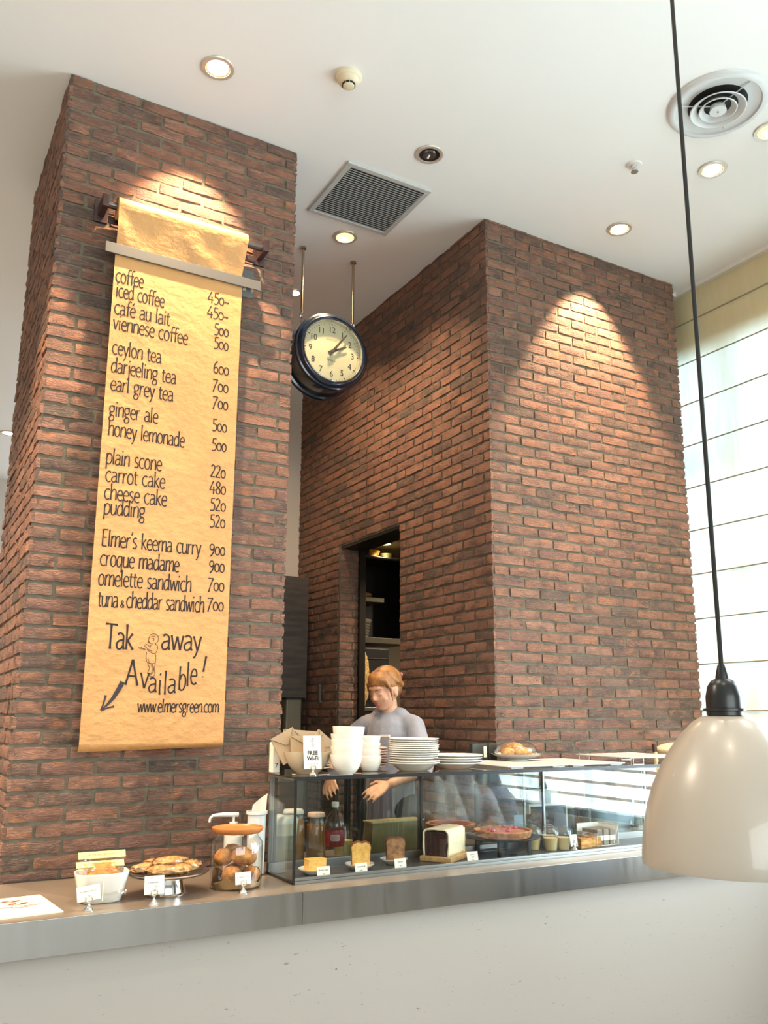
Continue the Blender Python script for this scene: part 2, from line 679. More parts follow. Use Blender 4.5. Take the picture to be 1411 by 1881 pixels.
# kitchen shell behind the doorway
km = pbr('kitchen_wall', (120, 108, 90), 0.7)
kk = MB().box((X3 + 0.15, 6.35, 0), (X4 - 0.15, 6.45, 3.0)).box((X3 + 0.151, 3.941, 0), (X4 - 0.151, 4.05, 3.0))
struct('wall_kitchen', kk, km)
struct('ceiling_kitchen', MB().box((X3 + 0.15, 3.94, 2.93), (X4 - 0.15, 6.45, 3.0)), pbr('kitchen_ceiling', (150, 138, 112), 0.8))

# ---- window wall
fm = pbr('blue_grey_window_frame', (126, 142, 154), 0.5)
struct('wall_right', MB().box((XW + 0.02, -0.62, 0), (XW + 0.2, -0.12, ZC)).box((XW + 0.02, -6.2, 0), (XW + 0.2, -0.62, ZC)).box((XW + 0.02, -6.2, 4.10), (XW + 0.2, 6.4, ZC)).box((XW + 0.02, 4.25, 0), (XW + 0.2, 6.5, ZC)).box((XW + 0.02, -0.12, 0), (XW + 0.2, 4.25, 0.84)), pbr('window_wall_paint', (222, 214, 196), 0.85))


def window(name, y0, y1, z0, z1, nv, nh):
    w = empty(name)
    w['kind'] = 'structure'
    f = MB()
    x0, x1 = XW + 0.075, XW + 0.125
    f.box((x0, y0, z0), (x1, y0 + 0.05, z1)).box((x0, y1 - 0.05, z0), (x1, y1, z1))
    f.box((x0, y0 + 0.05, z0), (x1, y1 - 0.05, z0 + 0.05)).box((x0, y0 + 0.05, z1 - 0.05), (x1, y1 - 0.05, z1))
    ys = [y0 + (y1 - y0) * i / nv for i in range(nv + 1)]
    zs = [z0 + (z1 - z0) * i / nh for i in range(nh + 1)]
    for y in ys[1:-1]:
        f.box((x0, y - 0.022, z0 + 0.05), (x1, y + 0.022, z1 - 0.05))
    for z in zs[1:-1]:
        for a, b in zip(ys, ys[1:]):
            f.box((x0 + 0.01, a + 0.022, z - 0.015), (x1 - 0.01, b - 0.022, z + 0.015))
    f.obj('window_frame', fm, w)
    for a, b in zip(ys, ys[1:]):
        for c, d in zip(zs, zs[1:]):
            MB().box((XW + 0.098, a + 0.02, c + 0.015), (XW + 0.102, b - 0.02, d - 0.015)).obj('pane', M['pane'], w)
    return w


window('window_1', -0.12, 4.25, 0.84, 4.10, 6, 4)
cur = thing('slatted_curtain', 'grey-blue vertical slat blind on the wall behind the seating', 'blind', (XW - 0.04, -0.7, 0.1))
for i in range(26):
    b = MB()
    b.m = Matrix.Translation((0, -i * 0.1, 0)) @ Matrix.Rotation(R(24), 4, 'Z')
    b.box((-0.003, -0.05, 0), (0.003, 0.05, 3.6)).obj('slat', pbr('grey_blind', (112, 122, 132), 0.6) if i == 0 else bpy.data.materials['grey_blind'], cur)

# roman shade: fabric panels between battens
fab = NT('linen_shade_fabric')
tb = fab.n('ShaderNodeBsdfTranslucent')
db = fab.n('ShaderNodeBsdfDiffuse')
tpz = fab.n('ShaderNodeBsdfTransparent')
g_ = fab.n('ShaderNodeNewGeometry')
mp_ = fab.n('ShaderNodeMapping')
mp_.inputs['Scale'].default_value = (1, 9, 1.1)
fab.l(g_.outputs['Position'], mp_.inputs['Vector'])
nz_ = fab.n('ShaderNodeTexNoise', i_Scale=4.0, i_Detail=6.0)
fab.l(mp_.outputs[0], nz_.inputs['Vector'])
rp_ = fab.n('ShaderNodeValToRGB')
rp_.color_ramp.elements[0].position = 0.3
rp_.color_ramp.elements[0].color = (0.46, 0.58, 0.58, 1)
rp_.color_ramp.elements[1].position = 0.7
rp_.color_ramp.elements[1].color = (0.64, 0.78, 0.78, 1)
fab.l(nz_.outputs[0], rp_.inputs[0])
fab.l(rp_.outputs[0], tb.inputs[0])
db.inputs[0].default_value = (*s2l((222, 208, 166)), 1)
m1_ = fab.n('ShaderNodeMixShader')
m1_.inputs[0].default_value = 0.15
fab.l(db.outputs[0], m1_.inputs[1])
fab.l(tb.outputs[0], m1_.inputs[2])
m2_ = fab.n('ShaderNodeMixShader')
m2_.inputs[0].default_value = 0.02
fab.l(m1_.outputs[0], m2_.inputs[1])
fab.l(tpz.outputs[0], m2_.inputs[2])
fab.l(m2_.outputs[0], fab.out.inputs[0])
M['fabric'] = fab.m
batten = pbr('shade_batten', (150, 142, 118), 0.7)


def roman_shade(y0, y1, label, zb=1.35):
    t = thing('roman_shade', label, 'window shade', (XW, (y0 + y1) / 2, zb), group='roman shades along the window wall')
    hw = (y1 - y0) / 2
    zs = [4.545 - zb]
    z = 4.316 - zb
    while z > 0.05:
        zs.append(z)
        z -= 0.2984
    zs.append(0.0)
    for a, b in zip(zs, zs[1:]):
        if a - b < 0.02:
            continue
        h = a - b

        def fn(u, v, a=a, h=h):
            yy = -hw + 2 * hw * u
            zz = a - 0.003 - (h - 0.006) * v
            x = -0.012 * math.sin(PI * v) * 0.4 + 0.006 * v - 0.004 * noise.noise(Vector((yy * 3, zz * 3, y0)))
            return (x, yy, zz)
        MB().grid(fn, 10, 5).obj('fabric_panel', M['fabric'], t, smooth=60)
    for z in zs[1:]:
        MB().tube([(-0.004, -hw, z), (-0.004, hw, z)], 0.0045, 6).obj('batten', batten, t)
    return t


roman_shade(2.62, 4.02, 'pale linen roman shade hanging beside the right brick pier')
roman_shade(1.16, 2.58, 'pale linen roman shade, unseen and half raised for more daylight, next along the window wall from the brick pier', 2.75)  # out-of-view shade, raised so more daylight reaches the customers
hr = MB().box((XW - 0.035, 1.1, 4.528), (XW + 0.02, 4.2, ZC)).box((XW - 0.10, 3.86, 4.524), (XW - 0.035, 4.08, ZC))
struct('trim_2', hr, pbr('white_headrail', (222, 218, 208), 0.5))
# white slatted screen outside the low part of the windows
sc = thing('slatted_screen', 'white horizontal slatted screen standing outside the window wall', 'screen', (5.25, 1.9, 0))
for i in range(9):
    MB().box((-0.01, -2.3, 0.80 + i * 0.115), (0.01, 2.3, 0.822 + i * 0.115)).obj('slat', M['white'], sc)
for y in (-2.2, 0, 2.2):
    MB().box((0.01, y - 0.03, 0), (0.05, y + 0.03, 1.80)).obj('post', M['white'], sc)
# rear wall with a window band
struct('wall_front', MB().box((-4.0, -6.2, 0), (XW, -6.05, 0.9)).box((-4.0, -6.2, 4.0), (XW, -6.05, ZC)).box((-4.0, -6.2, 0.9), (-3.3, -6.05, 4.0)).box((3.9, -6.2, 0.9), (XW, -6.05, 4.0)), M['wall'])
w3 = empty('window_2')
w3['kind'] = 'structure'
f3 = MB()
for i in range(7):
    f3.box((-3.3 + i * 1.2 - 0.03, -6.15, 0.9), (-3.3 + i * 1.2 + 0.03, -6.1, 4.0))
f3.obj('window_frame', fm, w3)
for i in range(6):
    MB().box((-3.27 + i * 1.2, -6.13, 0.9), (-2.13 + i * 1.2, -6.126, 4.0)).obj('pane', M['pane'], w3)
# ------------------------------------------------------------------ ceiling fittings
warm = (1.0, 0.70, 0.42)
M['ring'] = pbr('downlight_ring', (206, 196, 182), 0.35, 0.4)
M['reflector'] = pbr('pale_gold_reflector', (226, 206, 150), 0.3, 0.6)
M['bulb_on'] = emit('lamp_glow', (255, 236, 214), 14)
M['bulb_warm'] = emit('lamp_glow_warm', (255, 226, 170), 5)


def downlight(x, y, label, on=True, power=60, spot=64, blend=0.45, r=0.078, gold=False, tilt=None, z=ZC, color=warm):
    t = thing('downlight', label, 'ceiling light', (x, y, z), group='recessed ceiling downlights')
    MB().lathe([(r * 0.70, -0.001), (r * 0.74, -0.008), (r * 0.95, -0.008), (r, -0.001)], 40).obj('trim_ring', M['ring'], t, smooth=40)
    if gold:
        MB().lathe([(r * 0.72, -0.004), (r * 0.70, 0.0), (r * 0.60, -0.002), (0.001, -0.0035)], 32).obj('reflector', emit('gold_reflector_glow', (255, 232, 140), 1.6), t, smooth=60)
        MB().ball((0.0, r * 0.22, -0.006), (r * 0.40, r * 0.22, 0.008), 16, 8).obj('bulb', M['bulb_on'], t, smooth=60)
    elif on:
        MB().lathe([(r * 0.71, -0.006), (r * 0.6, -0.002)], 32).obj('reflector', M['reflector'], t, smooth=60)
        MB().lathe([(r * 0.60, -0.006), (r * 0.4, -0.010), (0.001, -0.012)], 32).obj('bulb', M['bulb_on'], t, smooth=60)
    else:
        MB().lathe([(r * 0.71, -0.006), (r * 0.62, -0.002), (0.001, -0.002)], 32).obj('reflector', M['blackmatte'], t, smooth=60)
        MB().lathe([(r * 0.50, -0.003), (r * 0.44, -0.010), (r * 0.2, -0.007), (0.001, -0.006)], 32).obj('lens', pbr('dark_lens', (110, 112, 112), 0.15, 0.8), t, smooth=60)
        MB().capsule((0, 0, -0.008), (0.0, r * 0.2, -0.014), 0.005, 0.006, 8).obj('bulb', M['white'], t, smooth=60)
    if power:
        d = bpy.data.lights.new('downlight_beam', 'SPOT')
        d.energy = power
        d.color = color
        d.spot_size = R(spot)
        d.spot_blend = blend
        d.shadow_soft_size = 0.025
        o = bpy.data.objects.new('downlight_beam', d)
        o.parent = t
        o.location = (0, 0, -0.03)
        if tilt:
            o.rotation_euler = tilt
        COL.objects.link(o)
    return t


downlight(1.032, 3.405, 'lit round downlight nearest the left brick pier, above the paper menu', power=230, spot=62, blend=0.55, tilt=(R(22), 0, 0))
downlight(-0.2, 3.40, 'lit downlight over the left end of the counter', power=260, spot=80, blend=0.5)
downlight(2.204, 4.393, 'yellow glowing downlight beside the square grille and above the clock', gold=True, power=90, spot=120, blend=0.8)
downlight(2.222, 5.223, 'small bright downlight farthest back, half hidden by the left brick pier', power=60, spot=120, blend=0.8, r=0.055)
downlight(3.633, 3.454, 'lit round downlight closest to the front of the right brick pier', power=230, spot=66, blend=0.4, tilt=(R(19), 0, 0))
downlight(3.648, 2.764, 'lit downlight with brown inner ring, between the pier light and the round diffuser', power=80, spot=100, blend=0.7, color=(1.0, 0.86, 0.70))
downlight(3.640, 2.400, 'yellow downlight at the picture edge beside the round air diffuser', gold=True, power=70, spot=110, blend=0.8)
downlight(2.225, 3.439, 'unlit dark downlight just beyond the square ceiling grille', on=False, power=0)
downlight(0.825, 9.664, 'small distant downlight left of the left brick pier', power=800, spot=140, blend=1.0, r=0.085)
downlight(3.64, 1.15, 'added unseen downlight brightening the seated customers at their table', power=170, spot=110, blend=1.0, color=(1.0, 0.92, 0.82))  # out-of-view lamp added to brighten the white hoodie
for x, y, lb in ((-1.6, 3.0, 'unseen lit downlight over the far left of the room'), (0.6, 0.2, 'added unseen downlight above the seating side'), (2.2, 1.8, 'added unseen downlight before the glass case on the seating side'), (0.9, 1.9, 'added unseen downlight before the cookie jar on the seating side'), (-1.0, 6.6, 'unseen lit downlight in the left rear of the room')):
    downlight(x, y, lb, power=650 if x < 0 else 60, spot=130, blend=1.0, color=(1.0, 0.84, 0.66))  # unseen downlights, added and powered for fill and bounced light

# smoke detector
t = thing('smoke_detector', 'cream round smoke detector on the ceiling', 'smoke detector', (1.586, 3.147, ZC))
sm = pbr('cream_plastic', (222, 210, 180), 0.45)
MB().lathe([(0.062, 0.0), (0.062, -0.012), (0.056, -0.022), (0.052, -0.024)], 40).obj('base', sm, t, smooth=40)
MB().lathe([(0.052, -0.0235), (0.047, -0.036), (0.034, -0.044), (0.030, -0.045)], 40).obj('housing', sm, t, smooth=40)
for k in range(10):
    a = 2 * PI * k / 10
    b = MB()
    b.m = Matrix.Rotation(a, 4, 'Z')
    b.box((-0.007, 0.028, -0.053), (0.007, 0.0305, -0.044))
    b.obj('vent_slot', M['blackmatte'], t)
MB().lathe([(0.027, -0.044), (0.027, -0.056), (0.022, -0.060), (0.001, -0.060)], 32).obj('cap', sm, t, smooth=40)

# sprinkler
t = thing('sprinkler', 'small chrome sprinkler head in white ceiling rose', 'sprinkler', (3.246, 2.953, ZC))
MB().lathe([(0.042, 0), (0.040, -0.006), (0.022, -0.009), (0.001, -0.009)], 32).obj('rose', M['white'], t, smooth=40)
MB().lathe([(0.016, -0.008), (0.012, -0.024), (0.008, -0.026), (0.007, -0.040), (0.001, -0.040)], 20).obj('nozzle', M['chrome'], t, smooth=40)
MB().lathe([(0.001, -0.041), (0.019, -0.041), (0.020, -0.044), (0.001, -0.045)], 20).obj('deflector', M['alu'], t, smooth=40)

# round diffuser
t = thing('air_diffuser', 'large round white air diffuser with concentric cones on the ceiling', 'air vent', (3.249, 2.403, ZC))
wd = pbr('diffuser_white', (208, 210, 210), 0.35)
MB().lathe([(0.196, -0.004), (0.205, -0.020), (0.222, -0.022), (0.236, -0.012), (0.240, 0.0)], 64).obj('outer_ring', wd, t, smooth=50)
MB().lathe([(0.205, -0.012), (0.175, -0.004), (0.14, -0.002)], 64).obj('cone', wd, t, smooth=50)
MB().lathe([(0.001, -0.0015), (0.15, -0.0015), (0.001, -0.001)], 48).obj('duct', M['blackmatte'], t)
for r0 in (0.128, 0.086):
    MB().lathe([(r0 * 0.74, -0.012), (r0, -0.036), (r0 + 0.005, -0.034), (r0 * 0.80, -0.010)], 64, close=True).obj('cone', wd, t, smooth=50)
MB().lathe([(0.035, -0.012), (0.040, -0.040), (0.001, -0.042)], 40).obj('hub', wd, t, smooth=50)
MB().tube([(0, 0, -0.041), (0, 0, -0.046)], 0.003, 8).obj('screw', M['darkmetal'], t)
for k in range(3):
    a = k * 2 * PI / 3 + 0.5
    MB().tube([(0.03 * math.cos(a), 0.03 * math.sin(a), -0.012), (0.19 * math.cos(a), 0.19 * math.sin(a), -0.010)], 0.003, 6).obj('strut', wd, t)

# square grille
t = thing('ceiling_grille', 'square metal return air grille with fine slats on the ceiling', 'air vent', (2.143, 3.972, ZC))
gm = pbr('grille_metal', (196, 198, 196), 0.45, 0.2)
h = 0.268
f = MB()
f.rbox((-h, -h, -0.014), (h, -h + 0.03, 0), 0.003).rbox((-h, h - 0.03, -0.014), (h, h, 0), 0.003)
f.rbox((-h, -h + 0.031, -0.014), (-h + 0.03, h - 0.031, 0), 0.003).rbox((h - 0.03, -h + 0.031, -0.014), (h, h - 0.031, 0), 0.003)
f.obj('frame', gm, t)
MB().box((-h + 0.03, -h + 0.03, -0.002), (h - 0.03, h - 0.03, -0.0005)).obj('duct', pbr('dark_duct_sheet', (66, 66, 64), 0.8), t)  # flat dark grey sheet closing the grille behind its slats
sl0 = None
n = 26
for i in range(n):
    y = -h + 0.036 + (2 * h - 0.072) * i / (n - 1)
    if sl0 is None:
        b = MB()
        b.add([(-h + 0.031, -0.0075, -0.013), (h - 0.031, -0.0075, -0.013), (h - 0.031, 0.0045, -0.008), (-h + 0.031, 0.0045, -0.008),
               (-h + 0.031, -0.0078, -0.0118), (h - 0.031, -0.0078, -0.0118), (h - 0.031, 0.0042, -0.0068), (-h + 0.031, 0.0042, -0.0068)],
              [(0, 1, 2, 3), (7, 6, 5, 4), (0, 4, 5, 1), (3, 2, 6, 7), (0, 3, 7, 4), (1, 5, 6, 2)])
        sl0 = b.obj('slat', gm, t)
        s = sl0
    else:
        s = sl0.copy()
        COL.objects.link(s)
    s.location = (0, y, 0)

# ------------------------------------------------------------------ hanging clock
t = thing('station_clock', 'round dark blue double-faced clock hanging from two rods', 'clock', (2.21, 4.64, 3.845))
blue = pbr('dark_blue_enamel', (12, 28, 46), 0.22, coat=0.5)
cm = Matrix.Rotation(R(90), 4, 'X')       # lathe axis z -> -y


def clk(prof, name, mat, smooth=35, n=72, par=t):
    b = MB()
    b.m = cm
    b.lathe(prof, n)
    return b.obj(name, mat, par, smooth=smooth)


clk([(0.001, -0.11), (0.235, -0.11), (0.24, -0.10), (0.235, 0.02), (0.235, 0.055), (0.001, 0.055)], 'drum', blue)
for s in (1, -1):
    p = [(0.236, 0.045), (0.252, 0.052), (0.258, 0.066), (0.252, 0.080), (0.243, 0.084), (0.240, 0.092), (0.232, 0.104), (0.222, 0.108), (0.216, 0.100), (0.206, 0.098), (0.204, 0.084), (0.2045, 0.060)]
    if s < 0:
        p = [(r, -z - 0.055) for r, z in p]
    clk(p, 'bezel', blue)
clk([(0.2045, 0.070), (0.208, 0.101), (0.2035, 0.104), (0.1985, 0.092), (0.199, 0.070)], 'inner_ring', M['chrome'])
dial = clk([(0.2, 0.066), (0.2, 0.070), (0.001, 0.070)], 'dial', pbr('cream_dial', (226, 212, 168), 0.35, var=0.08, vscale=9))
FY = -0.0712


def ptext(body, x, z, y, size, mat, parent, name='lettering', sx=1.0, rot=(PI / 2, 0, 0), align='CENTER', ext=0.0, bold=0.0):
    c = bpy.data.curves.new(name, 'FONT')
    c.body = body
    c.size = size
    c.align_x = align
    c.align_y = 'CENTER'
    c.extrude = ext
    c.offset = bold
    c.resolution_u = 3
    c.materials.append(mat)
    tmp = bpy.data.objects.new(name, c)
    COL.objects.link(tmp)
    me = bpy.data.meshes.new_from_object(tmp.evaluated_get(bpy.context.evaluated_depsgraph_get()))
    me.name = name
    bpy.data.objects.remove(tmp)
    o = bpy.data.objects.new(name, me)
    COL.objects.link(o)
    o.parent = parent
    o.location = (x, y, z)
    o.rotation_euler = rot
    o.scale = (sx, 1, 1)
    return o


for i in range(1, 13):
    a = 2 * PI * i / 12
    ptext(str(i), 0.148 * math.sin(a), 0.148 * math.cos(a), FY, 0.056, M['ink'], t, 'numeral', sx=0.92)
tk = MB()
for i in range(60):
    a = 2 * PI * i / 60
    tk.m = Matrix.Rotation(a, 4, 'Y')
    w = 0.0032 if i % 5 == 0 else 0.001
    r0 = 0.180 if i % 5 == 0 else 0.183
    tk.box((-w, FY - 0.0003, r0), (w, FY, 0.190))
tk.m = Matrix.Identity(4)
tk.obj('minute_marks', M['ink'], t)
ptext('ELECTRIC', 0.0, 0.080, FY, 0.018, pbr('faded_ink', (120, 100, 74), 0.8), t)
ptext('SMILLA', 0.0, -0.058, FY, 0.018, pbr('faded_ink_low', (110, 92, 66), 0.8), t)


def hand(name, ang, L, back, w0, w1, y):
    b = MB()
    b.m = Matrix.Rotation(R(ang), 4, 'Y')
    b.prism([(-w0, -back), (w0, -back), (w1, L * 0.9), (w1 * 0.6, L), (-w1 * 0.6, L), (-w1, L * 0.9)], y, y - 0.002)
    return b.obj(name, pbr('hand_grey_brown', (70, 60, 54), 0.5), t)


hand('hour_hand', 63, 0.112, 0.030, 0.0095, 0.006, FY - 0.008)
hand('minute_hand', 37, 0.165, 0.035, 0.0095, 0.005, FY - 0.013)
clk([(0.013, 0.071), (0.013, 0.088), (0.001, 0.090)], 'hub', pbr('hub_grey', (74, 64, 58), 0.5), n=24)
g = clk([(0.198, 0.098), (0.12, 0.1015), (0.001, 0.103)], 'cover_glass', M['pane'], smooth=60)
for sx in (-1, 1):
    x = 0.182 * sx
    r_ = MB().tube([(x, 0, ZC - 3.845), (x, 0, 0.262)], 0.0085, 12).lathe([(0.02, ZC - 3.845), (0.02, ZC - 3.845 - 0.012), (0.010, ZC - 3.845 - 0.016)], 20, (x, 0, 0))
    r_.obj('rod', pbr('nickel_rod', (176, 160, 138), 0.25, 1.0), t, smooth=40)
    lk = MB()
    for j, zc in enumerate((0.245, 0.215)):
        pts = []
        for k in range(17):
            a = 2 * PI * k / 16
            p = (x + 0.012 * math.cos(a), 0, zc + 0.020 * math.sin(a)) if j == 0 else (x, 0.012 * math.cos(a), zc + 0.020 * math.sin(a))
            pts.append(p)
        lk.tube(pts, 0.0035, 6, cap=False)
    lk.tube([(x, 0, 0.20), (x * 0.96, 0, 0.15)], 0.007, 10)
    lk.obj('shackle', M['chrome'], t, smooth=50)
# ------------------------------------------------------------------ stroke lettering (narrow humanist hand)
GL = {
    'a': (0.40, [[(.05, .60), (.17, .66), (.29, .58), (.31, .42), (.31, .12), (.35, 0)], [(.31, .38), (.12, .34), (.02, .20), (.07, .03), (.19, .02), (.31, .14)]]),
    'b': (0.42, [[(.05, 1.02), (.04, .5), (.05, .02)], [(.05, .44), (.13, .62), (.25, .66), (.36, .52), (.37, .25), (.27, .03), (.13, 0), (.05, .06)]]),
    'c': (0.37, [[(.33, .60), (.22, .66), (.09, .57), (.02, .34), (.08, .10), (.20, .0), (.33, .06)]]),
    'd': (0.42, [[(.34, 1.02), (.34, .4), (.35, 0)], [(.33, .56), (.20, .66), (.07, .52), (.02, .28), (.08, .04), (.20, .02), (.34, .22)]]),
    'e': (0.38, [[(.03, .34), (.20, .35), (.33, .38), (.31, .56), (.20, .66), (.08, .55), (.02, .32), (.08, .08), (.21, 0), (.34, .07)]]),
    'f': (0.27, [[(.34, .97), (.24, 1.02), (.15, .90), (.13, .5), (.12, -.01)], [(.0, .61), (.26, .63)]]),
    'g': (0.40, [[(.36, .64), (.20, .66), (.07, .60), (.03, .42), (.10, .27), (.22, .26), (.31, .38), (.31, .56), (.20, .66)], [(.12, .26), (.06, .12), (.22, .06), (.33, -.06), (.28, -.26), (.12, -.30), (.02, -.18), (.10, -.02), (.20, .06)]]),
    'h': (0.42, [[(.05, 1.02), (.05, .5), (.04, 0)], [(.05, .44), (.16, .63), (.28, .66), (.35, .54), (.35, 0)]]),
    'i': (0.18, [[(.07, .65), (.06, .3), (.07, 0)], [(.07, .85), (.075, .95)]]),
    'j': (0.17, [[(.09, .65), (.10, .1), (.07, -.22), (-.05, -.32)], [(.10, .85), (.105, .95)]]),
    'k': (0.37, [[(.05, 1.02), (.05, .5), (.05, 0)], [(.30, .65), (.06, .32)], [(.10, .36), (.34, 0)]]),
    'l': (0.175, [[(.07, 1.02), (.06, .5), (.07, 0)]]),
    'm': (0.62, [[(.05, .65), (.05, .3), (.04, 0)], [(.05, .44), (.14, .62), (.24, .66), (.30, .52), (.30, 0)], [(.30, .44), (.40, .62), (.50, .66), (.56, .52), (.56, 0)]]),
    'n': (0.41, [[(.05, .65), (.05, .3), (.04, 0)], [(.05, .44), (.15, .62), (.27, .66), (.34, .54), (.34, 0)]]),
    'o': (0.41, [[(.19, .66), (.07, .56), (.02, .33), (.07, .08), (.19, 0), (.31, .09), (.36, .33), (.31, .57), (.19, .66)]]),
    'p': (0.42, [[(.05, .65), (.05, .2), (.04, -.32)], [(.05, .44), (.13, .62), (.25, .66), (.36, .52), (.37, .25), (.27, .03), (.13, .0), (.05, .06)]]),
    'q': (0.42, [[(.34, .62), (.34, .1), (.34, -.32)], [(.34, .60), (.20, .66), (.07, .52), (.02, .28), (.08, .04), (.20, .02), (.34, .22)]]),
    'r': (0.30, [[(.05, .65), (.05, .3), (.04, 0)], [(.05, .40), (.13, .60), (.27, .64)]]),
    's': (0.32, [[(.27, .61), (.16, .66), (.05, .56), (.08, .40), (.22, .28), (.27, .14), (.18, .01), (.03, .05)]]),
    't': (0.26, [[(.10, .84), (.09, .4), (.11, .06), (.24, .03)], [(.0, .62), (.24, .64)]]),
    'u': (0.41, [[(.04, .65), (.04, .2), (.12, .0), (.24, .04), (.33, .22)], [(.34, .65), (.34, .3), (.35, 0)]]),
    'v': (0.36, [[(.01, .65), (.16, .0)], [(.16, .0), (.32, .65)]]),
    'w': (0.54, [[(.01, .65), (.13, .0)], [(.13, .0), (.26, .60)], [(.26, .60), (.38, .0)], [(.38, .0), (.51, .65)]]),
    'y': (0.36, [[(.01, .65), (.18, .04)], [(.33, .65), (.20, .06), (.10, -.24), (.02, -.32)]]),
    'E': (0.40, [[(.05, 1.0), (.05, .5), (.05, 0)], [(.05, 1.0), (.33, 1.0)], [(.05, .53), (.29, .53)], [(.05, 0), (.34, 0)]]),
    'T': (0.46, [[(.22, 1.0), (.21, .5), (.20, 0)], [(-.03, 1.01), (.22, 1.0), (.48, .98)]]),
    'A': (0.46, [[(.23, 1.0), (.0, 0)], [(.23, 1.0), (.45, -.02)], [(.09, .36), (.37, .34)]]),
    '0': (0.37, [[(.17, .62), (.06, .53), (.02, .31), (.06, .09), (.17, 0), (.28, .09), (.32, .31), (.28, .53), (.17, .62)]]),
    '2': (0.38, [[(.03, .80), (.13, .93), (.26, .88), (.29, .68), (.20, .42), (.02, .01)], [(.02, .01), (.33, .01)]]),
    '4': (0.42, [[(.24, .95), (.10, .55), (.0, .24)], [(.0, .24), (.38, .26)], [(.27, .50), (.27, -.05)]]),
    '5': (0.36, [[(.08, .92), (.06, .55)], [(.08, .92), (.31, .94)], [(.06, .55), (.22, .54), (.31, .36), (.27, .08), (.14, -.04), (.0, -.02)]]),
    '6': (0.39, [[(.27, 1.0), (.12, .78), (.03, .45), (.05, .15), (.17, 0), (.30, .10), (.32, .34), (.22, .50), (.09, .44), (.03, .30)]]),
    '7': (0.38, [[(.0, .90), (.34, .92)], [(.34, .92), (.18, .45), (.05, -.12)]]),
    '8': (0.38, [[(.17, .48), (.05, .66), (.08, .88), (.18, .94), (.28, .86), (.29, .66), (.17, .48), (.04, .28), (.05, .08), (.17, -.02), (.29, .08), (.31, .28), (.17, .48)]]),
    '9': (0.38, [[(.31, .52), (.20, .36), (.07, .42), (.03, .58), (.09, .76), (.20, .80), (.29, .70), (.32, .50), (.26, .14), (.08, -.14)]]),
    '~': (0.30, [[(.02, .24), (.08, .36), (.14, .32), (.20, .24), (.28, .36)]]),
    '.': (0.14, [[(.06, .0), (.065, .06)]]),
    "'": (0.12, [[(.08, 1.0), (.07, .90), (.03, .80)]]),
    '!': (0.22, [[(.15, 1.02), (.09, .6), (.05, .28)], [(.03, .02), (.035, .07)]]),
    '&': (0.34, [[(.30, .0), (.10, .36), (.10, .50), (.18, .54), (.24, .46), (.20, .36), (.05, .20), (.04, .06), (.14, .0), (.24, .08), (.30, .24)]]),
    ' ': (0.27, []),
}
GL['\u00e9'] = (GL['e'][0], GL['e'][1] + [[(.26, .98), (.15, .80)]])


def spline(pts, n=6):
    if len(pts) < 3:
        return [Vector(pts[0]).lerp(Vector(pts[1]), k / 4) for k in range(5)]
    closed = pts[0] == pts[-1]
    P = [Vector(p) for p in pts]
    out = []
    m = len(P) - 1
    for i in range(m):
        p0 = P[i - 1] if i > 0 else (P[m - 1] if closed else P[0] * 2 - P[1])
        p3 = P[i + 2] if i + 2 <= m else (P[1] if closed else P[m] * 2 - P[m - 1])
        p1, p2 = P[i], P[i + 1]
        for k in range(n):
            t = k / n
            out.append(0.5 * ((2 * p1) + (p2 - p0) * t + (2 * p0 - 5 * p1 + 4 * p2 - p3) * t * t + (3 * p1 - p0 - 3 * p2 + p3) * t ** 3))
    out.append(P[-1])
    return out


def ribbon(mb, pts, w, yf, flare=0.35):
    n = len(pts)
    L = []
    Rr = []
    for i, p in enumerate(pts):
        d = pts[min(i + 1, n - 1)] - pts[max(i - 1, 0)]
        if d.length < 1e-9:
            d = Vector((1, 0))
        d.normalize()
        nn = Vector((-d.y, d.x))
        t = i / (n - 1)
        ww = w * 0.5 * (1 + flare * (abs(2 * t - 1) ** 3) - 0.12)
        L.append(p + nn * ww)
        Rr.append(p - nn * ww)
    vs = [(q.x, yf(q.x, q.y), q.y) for q in L] + [(q.x, yf(q.x, q.y), q.y) for q in Rr]
    mb.add(vs, [(i, i + 1, n + i + 1, n + i) for i in range(n - 1)])


def natural(s):
    return sum(GL[c][0] for c in s)


def write(mb, s, x0, z, sx, sz, w, yf, slope=0.0):
    x = 0.0
    for c in s:
        adv, st = GL[c]
        for g in st:
            p = [((x + a) * sx + x0, b * sz + z + slope * (x + a) * sx) for a, b in g]
            ribbon(mb, spline(p) if len(p) > 2 else [Vector(p[0]).lerp(Vector(p[1]), k / 4) for k in range(5)], w, yf)
        x += adv


# ------------------------------------------------------------------ paper menu on its wall roller
PX0, PX1, PY = 0.688, 1.296, 3.700
menu = thing('paper_menu', 'long brown kraft paper menu scroll hanging on the left brick pier', 'menu sign', (0.99, PY, 1.45))
OX, OY, OZ = 0.99, PY, 1.45


def paper_y(x, z):
    """depth of the sheet below the bar (world)"""
    e = max(0.0, min(1.0, (3.66 - z) / 0.25)) * max(0.0, min(1.0, (z - 1.47) / 0.2))
    w = noise.noise(Vector((x * 5.1, 0.3, z * 4.0))) * 0.005 + noise.noise(Vector((x * 13, 4.3, z * 11))) * 0.0022
    edge = min(1, min(x - 0.684, 1.300 - x) / 0.05)
    return PY + w * e * max(0, edge) * 1.0


pm = pbr('kraft_paper', (206, 152, 92), 0.62, var=0.10, vscale=5, bump=0.007, bscale=20, stretch=(1, 1, 1.3))
sheet = MB()


def f_low(u, v):
    x = PX0 + (PX1 - PX0) * u
    z = 3.70 - (3.70 - 1.475) * v
    return (x - OX, paper_y(x, z) - OY, z - OZ)


sheet.grid(f_low, 36, 110)
# bottom edge curls back towards the wall


